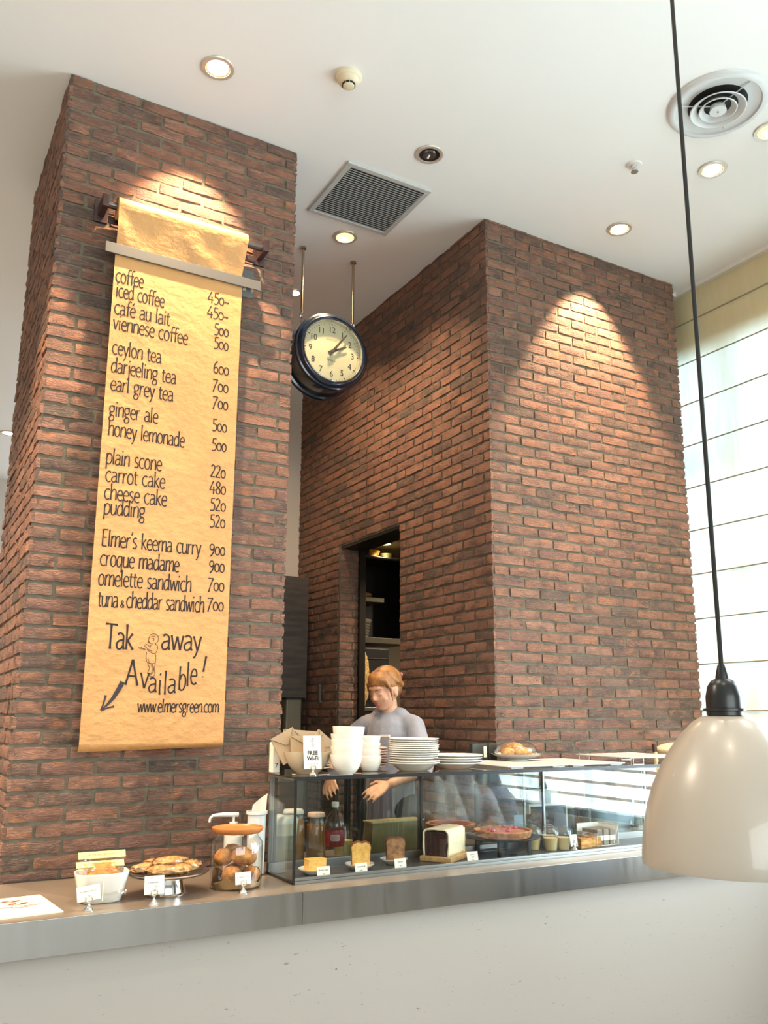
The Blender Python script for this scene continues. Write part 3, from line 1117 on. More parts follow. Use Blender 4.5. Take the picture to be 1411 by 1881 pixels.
def f_curl(u, v):
    x = PX0 + (PX1 - PX0) * u
    zc = 1.475
    dz = -0.028 * v * (1.15 - 0.5 * u)
    return (x - OX, PY + 0.022 * v * v - OY, zc + dz - OZ)


sheet.grid(f_curl, 36, 6)
sheet.obj('paper_sheet', pm, menu, smooth=70)
RC = 3.885
up = MB()


def f_up(u, v):
    x = 0.678 + (1.300 - 0.678) * u
    if v < 0.35:
        a = PI * (1.0 - v / 0.35) * 0.75 - 0.0
        y = 3.690 - 0.052 * math.cos(a)
        z = RC - 0.016 + 0.052 * math.sin(a)
        return (x - OX, y - OY, z - OZ)
    t = (v - 0.35) / 0.65
    z = RC - 0.016 - t * (RC - 0.016 - 3.685)
    e = math.sin(PI * t)
    y = 3.638 + 0.056 * t + noise.noise(Vector((x * 9, z * 7, 2.2))) * 0.012 * e
    xx = x + (0.99 - x) * 0.035 * t
    return (xx - OX, y - OY, z - OZ)


up.grid(f_up, 36, 30)
upo = up.obj('paper_drape', pm, menu, smooth=70)
MB().tube([(0.68 - OX, 3.69 - OY, RC - 0.016 - OZ), (1.298 - OX, 3.69 - OY, RC - 0.016 - OZ)], 0.050, 28).obj('paper_roll', pm, menu, smooth=50)
MB().tube([(0.63 - OX, 3.70 - OY, RC - OZ), (1.415 - OX, 3.70 - OY, RC - OZ)], 0.017, 20).obj('roller_rod', pbr('rod_metal', (112, 104, 100), 0.3, 0.9), menu, smooth=50)
for x in (0.625, 1.405):
    b = MB().rbox((x - 0.014 - OX, 3.665 - OY, RC - 0.030 - OZ), (x + 0.014 - OX, 3.785 - OY, RC + 0.030 - OZ), 0.003)
    b.rbox((x - 0.030 - OX, 3.772 - OY, RC - 0.055 - OZ), (x + 0.030 - OX, 3.786 - OY, RC + 0.055 - OZ), 0.002)
    b.obj('bracket', M['brownmetal'], menu, smooth=40)
MB().rbox((0.655 - OX, 3.745 - OY, RC - 0.062 - OZ), (1.38 - OX, 3.757 - OY, RC - 0.028 - OZ), 0.002).obj('rear_rail', M['brownmetal'], menu, smooth=40)
MB().rbox((0.640 - OX, 3.682 - OY, 3.643 - OZ), (1.388 - OX, 3.690 - OY, 3.693 - OZ), 0.0015).obj('cutter_bar', M['greymetal'], menu, smooth=40)
for x in (1.325,):
    MB().rbox((x - 0.033 - OX, 3.708 - OY, 3.605 - OZ), (x + 0.033 - OX, 3.716 - OY, 3.750 - OZ), 0.0015).box((x - 0.012 - OX, 3.716 - OY, 3.66 - OZ), (x + 0.012 - OX, 3.79 - OY, 3.69 - OZ)).box((x - 0.008 - OX, 3.689 - OY, 3.655 - OZ), (x + 0.008 - OX, 3.709 - OY, 3.683 - OZ)).obj('bar_bracket', M['greymetal'], menu, smooth=40)


def yf(x, z):
    return paper_y(x + OX, z + OZ) - OY - 0.0012


LINES = [('coffee', 0.698, 0.822, 3.514), ('iced coffee', 0.704, 0.922, 3.443), ('caf\u00e9 au lait', 0.702, 0.953, 3.360), ('viennese coffee', 0.702, 1.041, 3.286),
         ('ceylon tea', 0.705, 0.925, 3.167), ('darjeeling tea', 0.706, 0.997, 3.081), ('earl grey tea', 0.709, 0.989, 2.996),
         ('ginger ale', 0.711, 0.926, 2.879), ('honey lemonade', 0.713, 1.053, 2.788), ('plain scone', 0.713, 0.954, 2.660),
         ('carrot cake', 0.716, 0.973, 2.581), ('cheese cake', 0.716, 0.986, 2.502), ('pudding', 0.718, 0.893, 2.436),
         ("Elmer's keema curry", 0.720, 1.152, 2.297), ('croque madame', 0.719, 1.058, 2.212), ('omelette sandwich', 0.718, 1.118, 2.128)]
PRICES = [('450~', 1.129, 1.230, 3.526), ('450~', 1.129, 1.230, 3.450), ('500', 1.167, 1.237, 3.369), ('500', 1.169, 1.239, 3.299), ('600', 1.172, 1.246, 3.175),
          ('700', 1.172, 1.248, 3.088), ('700', 1.176, 1.251, 3.003), ('500', 1.181, 1.249, 2.892), ('500', 1.182, 1.251, 2.797), ('220', 1.182, 1.252, 2.669),
          ('480', 1.182, 1.257, 2.592), ('520', 1.188, 1.260, 2.512), ('520', 1.190, 1.261, 2.434),
          ('900', 1.193, 1.266, 2.305), ('900', 1.195, 1.267, 2.228), ('700', 1.195, 1.269, 2.141), ('700', 1.196, 1.270, 2.052)]
IW = 0.0056
for s, a, b, z in LINES:
    q = MB()
    write(q, s, a - OX, z - OZ, (b - a) / (natural(s) - 0.04), 0.0715, IW, yf)
    q.obj('lettering', M['ink'], menu)
q = MB()
write(q, 'tuna', 0.723 - OX, 2.038 - OZ, 0.0565, 0.0715, IW, yf)
write(q, '&', 0.815 - OX, 2.040 - OZ, 0.050, 0.052, IW * 0.8, yf)
write(q, 'cheddar sandwich', 0.840 - OX, 2.040 - OZ, (1.181 - 0.840) / (natural('cheddar sandwich') - 0.04), 0.0715, IW, yf)
q.obj('lettering', M['ink'], menu)
for s, a, b, z in PRICES:
    q = MB()
    write(q, s, a - OX, z - OZ, (b - a) / (natural(s) - 0.04), 0.060, IW, yf)
    q.obj('lettering', M['ink'], menu)
q = MB()
write(q, 'Tak', 0.764 - OX, 1.863 - OZ, (0.879 - 0.764) / (natural('Tak') - 0.02), 0.104, 0.0085, yf)
q.obj('lettering', M['ink'], menu)
q = MB()
write(q, 'away', 0.999 - OX, 1.869 - OZ, (1.175 - 0.999) / (natural('away') - 0.02), 0.098, 0.0080, yf)
q.obj('lettering', M['ink'], menu)
q = MB()
for c, x, z, sx, sz in (('A', 0.857, 1.716, 0.110, 0.106), ('v', 0.918, 1.703, 0.110, 0.100), ('a', 0.954, 1.687, 0.095, 0.092), ('i', 0.996, 1.677, 0.09, 0.095), ('l', 1.019, 1.678, 0.09, 0.100),
                        ('a', 1.037, 1.685, 0.095, 0.090), ('b', 1.083, 1.698, 0.080, 0.100), ('l', 1.117, 1.716, 0.08, 0.102), ('e', 1.134, 1.724, 0.082, 0.100), ('!', 1.186, 1.753, 0.10, 0.092)):
    write(q, c, x - OX, z - OZ, sx, sz, 0.0085 if c in 'A!' else 0.0072, yf)
q.obj('lettering', M['ink'], menu)
q = MB()
write(q, 'www.elmersgreen.com', 0.914 - OX, 1.603 - OZ, (1.269 - 0.914) / (natural('www.elmersgreen.com') - 0.03), 0.056, 0.0050, yf)
q.obj('lettering', M['ink'], menu)
# arrow pointing to the counter
q = MB()
sh = [Vector((0.845 - OX + 0.0, 1.728 - OZ)), Vector((0.833 - OX, 1.700 - OZ)), Vector((0.812 - OX, 1.662 - OZ)), Vector((0.790 - OX, 1.634 - OZ)), Vector((0.767 - OX, 1.612 - OZ))]
n = len(sh)
wd_ = [0.021, 0.020, 0.016, 0.010, 0.004]
A = []
B = []
for i, p in enumerate(sh):
    d = (sh[min(i + 1, n - 1)] - sh[max(0, i - 1)]).normalized()
    nn = Vector((-d.y, d.x))
    A.append(p + nn * wd_[i] / 2)
    B.append(p - nn * wd_[i] / 2)
q.add([(p.x, yf(p.x, p.y), p.y) for p in A] + [(p.x, yf(p.x, p.y), p.y) for p in B], [(i, i + 1, n + i + 1, n + i) for i in range(n - 1)])
ribbon(q, spline([(0.781 - OX, 1.672 - OZ), (0.774 - OX, 1.640 - OZ), (0.765 - OX, 1.610 - OZ)]), 0.008, yf)
ribbon(q, spline([(0.818 - OX, 1.627 - OZ), (0.792 - OX, 1.620 - OZ), (0.765 - OX, 1.610 - OZ)]), 0.008, yf)
q.obj('printed_arrow', pbr('grey_ink', (56, 48, 50), 0.8), menu)
# line drawing of a child holding out its hands
KID = [[(0.9469, 1.8927), (0.9418, 1.901), (0.9444, 1.9154), (0.9504, 1.9299), (0.9644, 1.9346), (0.9791, 1.9284), (0.9846, 1.9144), (0.9808, 1.8999), (0.9709, 1.8926)], [(0.9452, 1.9211), (0.9421, 1.9067), (0.9479, 1.8956), (0.9595, 1.8921)], [(0.9582, 1.9132), (0.9638, 1.9163), (0.9654, 1.9078), (0.9599, 1.9047)], [(0.9511, 1.9185), (0.9593, 1.9246), (0.9709, 1.9223)], [(0.9709, 1.8926), (0.9818, 1.8828), (0.9816, 1.8657), (0.9749, 1.8529), (0.9636, 1.8508), (0.9489, 1.8588), (0.9371, 1.8668)], [(0.9596, 1.8904), (0.9531, 1.8845), (0.9519, 1.8759)], [(0.9519, 1.8759), (0.9387, 1.8867), (0.9302, 1.8863), (0.9278, 1.8806), (0.9337, 1.8751), (0.9486, 1.8644), (0.9603, 1.8592)], [(0.9, 1.8738), (0.9083, 1.8752), (0.9314, 1.8666), (0.9144, 1.8687), (0.9018, 1.8716)], [(0.9378, 1.8555), (0.9361, 1.8357), (0.9414, 1.8133), (0.9576, 1.8082), (0.9774, 1.81)], [(0.9752, 1.8484), (0.9779, 1.8315), (0.9774, 1.81)], [(0.9451, 1.8275), (0.9519, 1.808), (0.9576, 1.8082)], [(0.9435, 1.8077), (0.9531, 1.7883), (0.946, 1.7657), (0.9601, 1.766), (0.9661, 1.7803), (0.9606, 1.8055)], [(0.9646, 1.8056), (0.9714, 1.7861), (0.9684, 1.7691), (0.955, 1.7564), (0.9722, 1.7534), (0.9783, 1.7665), (0.9752, 1.7805), (0.976, 1.8059)]]
q = MB()
for s in KID:
    ribbon(q, spline([(a - OX, b - OZ) for a, b in s], 5), 0.0024, yf, 0.1)
q.obj('child_drawing', M['ink'], menu)
# ------------------------------------------------------------------ counter
CT = 0.95
wt = thing('worktop', 'long stainless steel worktop with a deep front edge', 'worktop', (1.4, 3.087, CT))


def W(x, y, z, o=(1.4, 3.087, CT)):
    return (x - o[0], y - o[1], z - o[2])


XL, XR, YB = -1.6, 4.45, 3.772
MB().rbox(W(XL, 3.0915, CT - 0.03), W(XR, YB, CT), 0.0015).obj('top_sheet', M['steel_top'], wt, smooth=40)
MB().rbox(W(1.62, YB + 0.0005, CT - 0.03), W(2.83, 3.94, CT), 0.0015).obj('rear_sheet', M['steel_top'], wt, smooth=40)
for a, b in ((XL, 1.4135), (1.4150, XR)):
    MB().rbox(W(a, 3.085, CT - 0.114), W(b, 3.091, CT), 0.0012).obj('front_edge', M['steel'], wt, smooth=40)
base = thing('counter_base', 'off-white counter front with fine dark scratches under the steel edge', 'counter', (1.4, 3.12, 0))
q = NT('scratched_white_laminate')
bs = q.n('ShaderNodeBsdfPrincipled', i_Roughness=0.5)
g = q.n('ShaderNodeNewGeometry')
mp = q.n('ShaderNodeMapping')
mp.inputs['Rotation'].default_value = (0, R(-35), 0)
mp.inputs['Scale'].default_value = (38, 38, 190)
q.l(g.outputs['Position'], mp.inputs['Vector'])
nzd = q.n('ShaderNodeTexNoise', i_Scale=1.0, i_Detail=2.0, i_Distortion=0.9)
q.l(mp.outputs[0], nzd.inputs['Vector'])
nzm = q.n('ShaderNodeTexNoise', i_Scale=9.0, i_Detail=3.0)
q.l(g.outputs['Position'], nzm.inputs['Vector'])
r1 = q.n('ShaderNodeMapRange')
r1.inputs['From Min'].default_value = 0.70
r1.inputs['From Max'].default_value = 0.73
q.l(nzd.outputs[0], r1.inputs[0])
r2 = q.n('ShaderNodeMapRange')
r2.inputs['From Min'].default_value = 0.50
r2.inputs['From Max'].default_value = 0.60
q.l(nzm.outputs[0], r2.inputs[0])
mu = q.n('ShaderNodeMath', operation='MULTIPLY')
q.l(r1.outputs[0], mu.inputs[0])
q.l(r2.outputs[0], mu.inputs[1])
mx = q.n('ShaderNodeMix', data_type='RGBA')
q.l(mu.outputs[0], mx.inputs[0])
mx.inputs[6].default_value = (*s2l((166, 159, 151)), 1)
mx.inputs[7].default_value = (*s2l((92, 82, 74)), 1)
q.l(mx.outputs[2], bs.inputs['Base Color'])
q.l(bs.outputs[0], q.out.inputs[0])
MB().box((XL - 1.4, 0, 0.08), (XR - 1.4, 0.02, CT - 0.031)).obj('front_panel', q.m, base)
MB().box((XL - 1.4, 0.03, 0.0), (XR - 1.4, 0.05, 0.08)).obj('plinth', M['darkmetal'], base)
MB().box((XL - 1.4, 0.021, 0.08), (XR - 1.4, 0.62, CT - 0.031)).obj('carcass', M['white'], base)
MB().box((0.22, 0.621, 0.22), (1.42, 0.80, CT - 0.031)).obj('carcass', M['white'], base)

# ------------------------------------------------------------------ glass display case
D0 = (1.432, 3.221, CT)
dc = thing('display_case', 'long low glass display case of cakes standing on the steel worktop', 'display case', D0)
DL = 2.20          # length
DD = 0.276         # depth
DH = 0.404
eb = M['black']
MB().rbox((0.006, 0.006, 0.0), (DL - 0.006, DD - 0.006, 0.013), 0.002).obj('deck', pbr('dark_deck', (74, 72, 70), 0.35, 0.3), dc)
MB().rbox((0.0, -0.004, 0.0), (DL, 0.010, 0.012), 0.002).rbox((0.0, -0.001, 0.0125), (DL, 0.008, 0.024), 0.002).obj('front_rail', pbr('rail_steel', (150, 154, 154), 0.3, 1.0), dc, smooth=40)
MB().rbox((0.0, DD - 0.03, 0.0), (DL, DD, 0.045), 0.002).obj('rear_track', M['alu'], dc, smooth=40)
MB().box((0.006, 0.0, 0.024), (DL - 0.006, 0.005, DH - 0.010)).obj('front_glass', M['glass'], dc)
MB().box((0.0, 0.006, 0.012), (0.005, DD - 0.004, DH - 0.010)).obj('side_glass', M['glass'], dc)
MB().box((DL - 0.005, 0.006, 0.012), (DL, DD - 0.004, DH - 0.010)).obj('side_glass', M['glass'], dc)
tg = glass('grey_top_glass', (0.94, 0.92, 0.88), 0.03, boost=2.0, base=0.06)
MB().rbox((-0.002, -0.004, DH - 0.008), (DL + 0.002, DD + 0.012, DH), 0.001).obj('top_glass', tg, dc)
for nm, a, b in (('edge_strip', (-0.001, -0.0045, 0.0), (0.007, 0.0055, DH - 0.009)), ('edge_strip', (-0.003, -0.0055, DH - 0.0085), (DL + 0.003, -0.0043, DH - 0.0005)),
                 ('edge_strip', (-0.003, -0.0055, DH - 0.0150), (DL + 0.003, 0.006, DH - 0.0088)), ('edge_strip', (-0.001, 0.008, 0.0), (0.006, DD, 0.010)),
                 ('edge_strip', (DL - 0.007, -0.0045, 0.0), (DL + 0.001, 0.0055, DH - 0.009))):
    MB().box(a, b).obj(nm, eb, dc)
MB().box((-0.001, 0.008, DH - 0.0145), (0.006, DD, DH - 0.0088)).obj('edge_strip', pbr('glass_edge_green', (84, 92, 84), 0.3), dc)
# two sliding rear doors in slim frames
for a, b, y in ((0.02, 0.75, 0.250), (0.735, 1.48, 0.262), (1.465, DL - 0.02, 0.250)):
    MB().box((a + 0.01, y, 0.047), (b - 0.01, y + 0.004, DH - 0.015)).obj('sliding_door', glass('rear_glass_%d' % int(a * 10), (0.86, 0.90, 0.88), 0.0, boost=1.3), dc)
    MB().box((a, y - 0.002, 0.046), (a + 0.010, y + 0.006, DH - 0.015)).box((b - 0.010, y - 0.002, 0.046), (b, y + 0.006, DH - 0.015)).obj('door_stile', M['alu'] if a > 1 else M['darkmetal'], dc)
MB().box((0.02, 0.243, DH - 0.022), (DL - 0.02, 0.27, DH - 0.0155)).obj('rear_rail', M['darkmetal'], dc)
for x in (0.004, DL - 0.016):
    MB().box((x, DD - 0.010, 0.012), (x + 0.012, DD, DH - 0.009)).obj('corner_post', M['alu'], dc)

# ------------------------------------------------------------------ pendant lamp
pl = thing('pendant_lamp', 'white enamel pendant lamp on a long black cord in front of the counter', 'pendant lamp', (1.305, 1.055, 1.345))
wp = pbr('warm_white_enamel', (172, 162, 149), 0.30, coat=0.35)
prof = [(0.156, 0.0), (0.1565, 0.006), (0.155, 0.030), (0.151, 0.062), (0.143, 0.098), (0.131, 0.134), (0.115, 0.168), (0.097, 0.197), (0.076, 0.224), (0.057, 0.243), (0.043, 0.252), (0.027, 0.255)]
inner = [(max(0.02, r - 0.0022), z - (0.0022 if i > 6 else 0)) for i, (r, z) in reversed(list(enumerate(prof)))]
MB().lathe(prof + inner, 96, close=True).obj('shade', wp, pl, smooth=60)
MB().lathe([(0.012, 0.254), (0.031, 0.255), (0.031, 0.262), (0.036, 0.263), (0.036, 0.267), (0.031, 0.268), (0.031, 0.288), (0.030, 0.292), (0.027, 0.306), (0.020, 0.316), (0.012, 0.320), (0.0105, 0.330), (0.0095, 0.333), (0.0065, 0.345), (0.0045, 0.346)], 40).obj('lamp_holder', M['black'], pl, smooth=35)
MB().tube([(0, 0, 0.344), (0, 0, 1.8), (0, 0, ZC - 1.345)], 0.0042, 10).obj('cord', M['blackmatte'], pl, smooth=60)
MB().lathe([(0.012, 0.253), (0.014, 0.235), (0.030, 0.205), (0.030, 0.185), (0.018, 0.165), (0.001, 0.160)], 24).obj('bulb', M['white'], pl, smooth=60)
MB().lathe([(0.05, 3.21), (0.048, 3.17), (0.006, 3.165)], 32).obj('ceiling_rose', M['black'], pl, smooth=40)
# ------------------------------------------------------------------ small goods
ORD = ['bottom', 'second', 'third', 'fourth', 'fifth', 'sixth', 'seventh', 'eighth', 'ninth', 'tenth', 'eleventh', 'twelfth']
TOPZ = CT + DH + 0.0005     # upper face of the case


def card_on_stand(x, y, z, rz, label, lines, w=0.066, h=0.050, lift=0.030, tilt=0.0, logo=False, par_cat='price card'):
    t = thing('card_holder', label, par_cat, (x, y, z), rz)
    c = M['chrome']
    MB().lathe([(0.001, 0.0), (0.017, 0.0), (0.0175, 0.003), (0.014, 0.006), (0.0135, 0.009), (0.008, 0.013), (0.005, 0.018), (0.0035, 0.024), (0.006, lift - 0.002), (0.001, lift)], 24).obj('stand', c, t, smooth=50)
    cl = MB()
    for s in (-1, 1):
        cl.tube([(0, 0, lift - 0.003), (s * 0.007, -0.003, lift), (s * 0.011, -0.005, lift + 0.006), (s * 0.010, -0.005, lift + 0.012)], 0.0022, 8)
        cl.ball((s * 0.010, -0.005, lift + 0.013), 0.0035, 10, 6)
    cl.obj('clip', c, t, smooth=50)
    cd = empty('card_sheet', (0, 0, lift + 0.002), parent=t)
    cd.rotation_euler = (R(-8), tilt, 0)
    b = MB().box((-w / 2, -0.0006, 0), (w / 2, 0.0006, h))
    k = b.obj('card', M['cardpaper'], t)
    k.matrix_local = cd.matrix_basis
    bpy.data.objects.remove(cd)
    for body, xx, zz, sz, bold in lines:
        ptext(body, xx * w, zz * h, -0.0009, sz, M['blackink'], k, bold=bold)
    if logo:
        q = MB()
        s_ = 0.20
        for st in KID:
            ribbon(q, spline([((a - 0.945) * s_ * 1.0 + 0.0, (b_ - 1.845) * s_ + h * 0.80) for a, b_ in st], 4), 0.0009, lambda x_, z_: -0.0009, 0.1)
        q.obj('child_drawing', M['blackink'], k)
    return t


# paper menu leaflet at the left end
lf = thing('menu_leaflet', 'cream printed menu leaflet lying at the left end of the steel worktop', 'leaflet', (0.40, 3.30, CT), R(5))
MB().box((-0.20, -0.155, 0.0005), (0.165, 0.165, 0.0045)).obj('board', pbr('cream_leaflet', (238, 226, 192), 0.55), lf)
bi = pbr('print_brown', (112, 70, 44), 0.7)
for cx, cy, w, h in ((0.05, 0.095, 0.055, 0.018), (0.065, 0.045, 0.055, 0.020)):
    q = MB()
    for k in range(9):
        a = 2 * PI * k / 9
        q.ball((cx + w * 0.55 * math.cos(a) * (0.6 + 0.4 * (k % 2)), cy + h * 0.7 * math.sin(a), 0.0046), (0.014, 0.006, 0.0004), 8, 4)
    q.obj('printed_picture', bi, lf)
for cy, xs in ((-0.005, (-0.12, -0.02, 0.07)), (-0.022, (-0.10, 0.03))):
    q = MB()
    for x in xs:
        q.box((x, cy, 0.0046), (x + 0.06, cy + 0.009, 0.0049))
    q.obj('printed_line', bi, lf)
q = MB()
q.tube([(-0.14 + 0.02 * math.cos(a / 12 * 2 * PI), -0.10 + 0.018 * math.sin(a / 12 * 2 * PI), 0.0048) for a in range(13)], 0.0018, 5)
q.obj('printed_emblem', bi, lf)


def squircle(w, d, h, taper, t, name, mat, parent, n=48, p=3.2):
    mb = MB()
    rings = []
    for z, s in ((0, taper * 0.9), (0.004, taper), (h * 0.5, (1 + taper) / 2 + 0.02), (h - 0.004, 0.99), (h, 1.0), (h + 0.002, 0.985), (h, 0.955), (h * 0.5, (1 + taper) / 2 - 0.05), (0.008, taper - 0.06)):
        r = []
        for k in range(n):
            a = 2 * PI * k / n
            c, s_ = math.cos(a), math.sin(a)
            rr = (abs(c) ** p + abs(s_) ** p) ** (-1 / p)
            r.append((w / 2 * s * rr * c, d / 2 * s * rr * s_, z))
        rings.append(r)
    vs = [v for r in rings for v in r]
    m = len(rings)
    fs = [(i * n + k, i * n + (k + 1) % n, (i + 1) * n + (k + 1) % n, (i + 1) * n + k) for i in range(m - 1) for k in range(n)]
    fs += [tuple(reversed(range(n))), tuple((m - 1) * n + k for k in range(n))]
    mb.add(vs, fs)
    return mb.obj(name, mat, parent, smooth=50)


def lumpy(c, r, amp=0.08, f=3.0, seed=0.0, nu=24, nv=14, rot=None):
    return lambda mb: mb.ball(c, r, nu, nv, lambda d: 1 + amp * noise.noise(d * f + Vector((seed, seed * 1.7, -seed))), rot)


cookie_m = pbr('golden_cookie', (214, 150, 74), 0.75, rgb2=(180, 108, 48), vscale=45, bump=0.0025, bscale=90)
scone_m = pbr('baked_scone', (206, 142, 70), 0.8, rgb2=(160, 92, 40), vscale=38, bump=0.004, bscale=70)
bread_m = pbr('baked_pastry', (226, 178, 108), 0.8, rgb2=(176, 112, 56), vscale=55, bump=0.005, bscale=90)
label_m = pbr('yellow_bag_header', (224, 206, 130), 0.6)

t = thing('ceramic_dish', 'white rectangular ceramic dish holding bagged cookies', 'dish', (0.722, 3.288, CT), R(-4))
squircle(0.185, 0.150, 0.098, 0.74, 0.004, 'dish_body', M['ceramic'], t)
MB().rbox((-0.005, -0.072, 0.012), (-0.001, -0.0705, 0.080), 0.0005).obj('label_strip', M['cardpaper'], t)


def cookie_bag(x, y, z, rz, tilt, label, txt):
    b = thing('cookie_bag', label, 'bagged cookie', (x, y, z), rz)
    mt = Matrix.Rotation(tilt, 4, 'X')
    q = MB()
    q.m = mt
    lumpy((0, 0, 0.010), (0.058, 0.050, 0.016), 0.10, 2.5, x * 9)(q)
    q.obj('cookie', cookie_m, b, smooth=60)
    q = MB()
    q.m = mt
    q.grid(lambda u, v: ((u - 0.5) * (0.15 + 0.01 * math.sin(v * 9)), (v - 0.45) * 0.14, 0.030 * math.sin(PI * u) * math.sin(PI * min(1, v * 1.1)) + 0.006 + 0.006 * noise.noise(Vector((u * 7, v * 7, x * 20)))), 20, 16)
    q.obj('bag_film', M['plastic'], b, smooth=70)
    q = MB()
    q.m = mt
    q.rbox((-0.083, 0.066, 0.004), (0.083, 0.094, 0.008), 0.001)
    hd = q.obj('bag_header', label_m, b)
    tx = ptext(txt, 0, 0, 0, 0.012, bi, b, rot=(0, 0, 0))
    tx.matrix_local = mt @ Matrix.Translation((0, 0.080, 0.0085))
    return b


cookie_bag(0.722, 3.275, CT + 0.062, R(-3), R(38), 'front clear bag with one round cookie in the white ceramic dish', 'BUTTERMILK BISCUIT')
cookie_bag(0.735, 3.322, CT + 0.076, R(-2), R(52), 'rear clear bag with yellow header in the white ceramic dish', 'ALMOND BISCUIT')
card_on_stand(0.655, 3.145, CT, R(-12), 'small white price card on chrome stand before the ceramic dish', [('BUTTERMILK BISCUIT', 0, 0.62, 0.0055, 0), ('250', 0, 0.30, 0.006, 0)], w=0.075, h=0.048, tilt=R(-8))

# steel stand with wrapped pastries
t = thing('pastry_stand', 'shallow round steel cake stand of wrapped pastries beside the cookie jar', 'cake stand', (0.962, 3.300, CT))
MB().lathe([(0.001, 0.0), (0.075, 0.0), (0.078, 0.004), (0.066, 0.008), (0.058, 0.05), (0.060, 0.058), (0.001, 0.058)], 48).obj('foot', M['chrome'], t, smooth=45)
MB().lathe([(0.001, 0.058), (0.08, 0.058), (0.140, 0.070), (0.151, 0.078), (0.152, 0.081), (0.148, 0.081), (0.10, 0.066), (0.001, 0.064)], 64).obj('bowl', M['chrome'], t, smooth=50)
rnd = random.Random(4)
for i, (x, y, z, rx, sx, sy) in enumerate(((-0.085, 0.01, 0.092, 0.2, 0.048, 0.034), (-0.035, -0.055, 0.090, -0.3, 0.055, 0.032), (0.025, -0.06, 0.090, 0.3, 0.050, 0.033), (0.08, -0.02, 0.094, 0.8, 0.046, 0.032),
                                          (-0.03, 0.045, 0.100, 0.1, 0.055, 0.036), (0.045, 0.05, 0.100, -0.4, 0.052, 0.034), (0.0, -0.01, 0.112, 0.2, 0.058, 0.035))):
    names = ['left', 'front left', 'front centre', 'right', 'rear left', 'rear right', 'topmost']
    b = thing('wrapped_pastry', 'clear wrapped golden pastry, %s one on the steel cake stand' % names[i], 'pastry', (0.962 + x, 3.300 + y, CT + z), rx, 'wrapped pastries on the steel stand')
    q = MB()
    q.ball((0, 0, 0), (sx, sy, 0.019), 32, 20, lambda d: 1 + 0.26 * noise.noise(d * 3.2 + Vector((i * 3.1, 0, 1))) + 0.10 * noise.noise(d * 9 + Vector((i, 2, 0))))
    q.obj('pastry_body', bread_m, b, smooth=60)
    q = MB()
    q.ball((0, 0, 0.003), (sx * 1.12, sy * 1.15, 0.022), 20, 12, lambda d: 1 + 0.12 * noise.noise(d * 6 + Vector((i, 0, 0))))
    q.obj('wrap_film', M['plastic'], b, smooth=30)
card_on_stand(0.868, 3.125, CT, R(-3), 'taller hand-lettered price card on chrome stand before the pastry stand', [('SCONE', -0.2, 0.88, 0.007, 0), ('Lavender', -0.05, 0.64, 0.010, 0), ('Earl', 0.12, 0.42, 0.008, 0), ('180', 0.0, 0.20, 0.009, 0)], w=0.068, h=0.060, lift=0.034)

# cookie jar
jx, jy = 1.229, 3.300
t = thing('cookie_jar', 'wide glass jar with a round wooden lid standing left of the display case', 'jar', (jx, jy, CT))
jar = [(0.001, 0.0), (0.090, 0.0), (0.097, 0.006), (0.0985, 0.02), (0.099, 0.150), (0.096, 0.166), (0.086, 0.180), (0.080, 0.186), (0.0795, 0.200)]
jarg = glass('jar_glass', (0.94, 0.95, 0.92), 0.0, boost=2.0, base=0.05)
MB().lathe(jar, 56).obj('jar_glass', jarg, t, smooth=50)
MB().lathe([(0.001, 0.198), (0.085, 0.198), (0.094, 0.204), (0.099, 0.214), (0.099, 0.219), (0.096, 0.219), (0.092, 0.213), (0.001, 0.211)], 56).obj('lid', pbr('orange_brown_wood', (196, 122, 62), 0.35, var=0.2, vscale=30, stretch=(1, 8, 1)), t, smooth=45)
paperm = pbr('brown_liner_paper', (150, 112, 66), 0.8)
q = MB()
q.grid(lambda u, v: ((0.092 * math.cos(2 * PI * u), 0.092 * math.sin(2 * PI * u), 0.008 + v * (0.035 + 0.022 * math.sin(2 * PI * u * 3 + 1)))), 40, 3, closed_u=True)
q.obj('paper_liner', paperm, t, smooth=60)
sc_lbl = ['lowest front left', 'lowest front right', 'lowest rear', 'middle left', 'large upper middle', 'middle right', 'upper rear']
for i, (x, y, z, r) in enumerate(((-0.035, -0.045, 0.050, 0.038), (0.048, -0.03, 0.045, 0.036), (0.005, 0.045, 0.045, 0.038), (-0.052, 0.0, 0.112, 0.036), (0.003, -0.038, 0.118, 0.039), (0.055, 0.022, 0.100, 0.034), (-0.002, 0.045, 0.120, 0.036))):
    b = thing('jar_scone', 'craggy golden scone inside the glass jar, %s' % sc_lbl[i], 'scone', (jx + x, jy + y, CT + z), i * 0.9, 'scones in the glass jar')
    q = MB()
    q.ball((0, 0, 0), (r, r, r * 0.85), 24, 16, lambda d: 1 + 0.13 * noise.noise(d * 2.6 + Vector((i * 5, 1, 2))) + 0.05 * noise.noise(d * 8 + Vector((i, 3, 1))))
    q.obj('scone_crust', scone_m, b, smooth=60)
card_on_stand(1.208, 3.165, CT, R(4), 'small white card on chrome stand leaning at the cookie jar', [('BLUEBERRY SCONE', 0, 0.60, 0.0055, 0), ('220', 0, 0.28, 0.006, 0)], w=0.062, h=0.042)

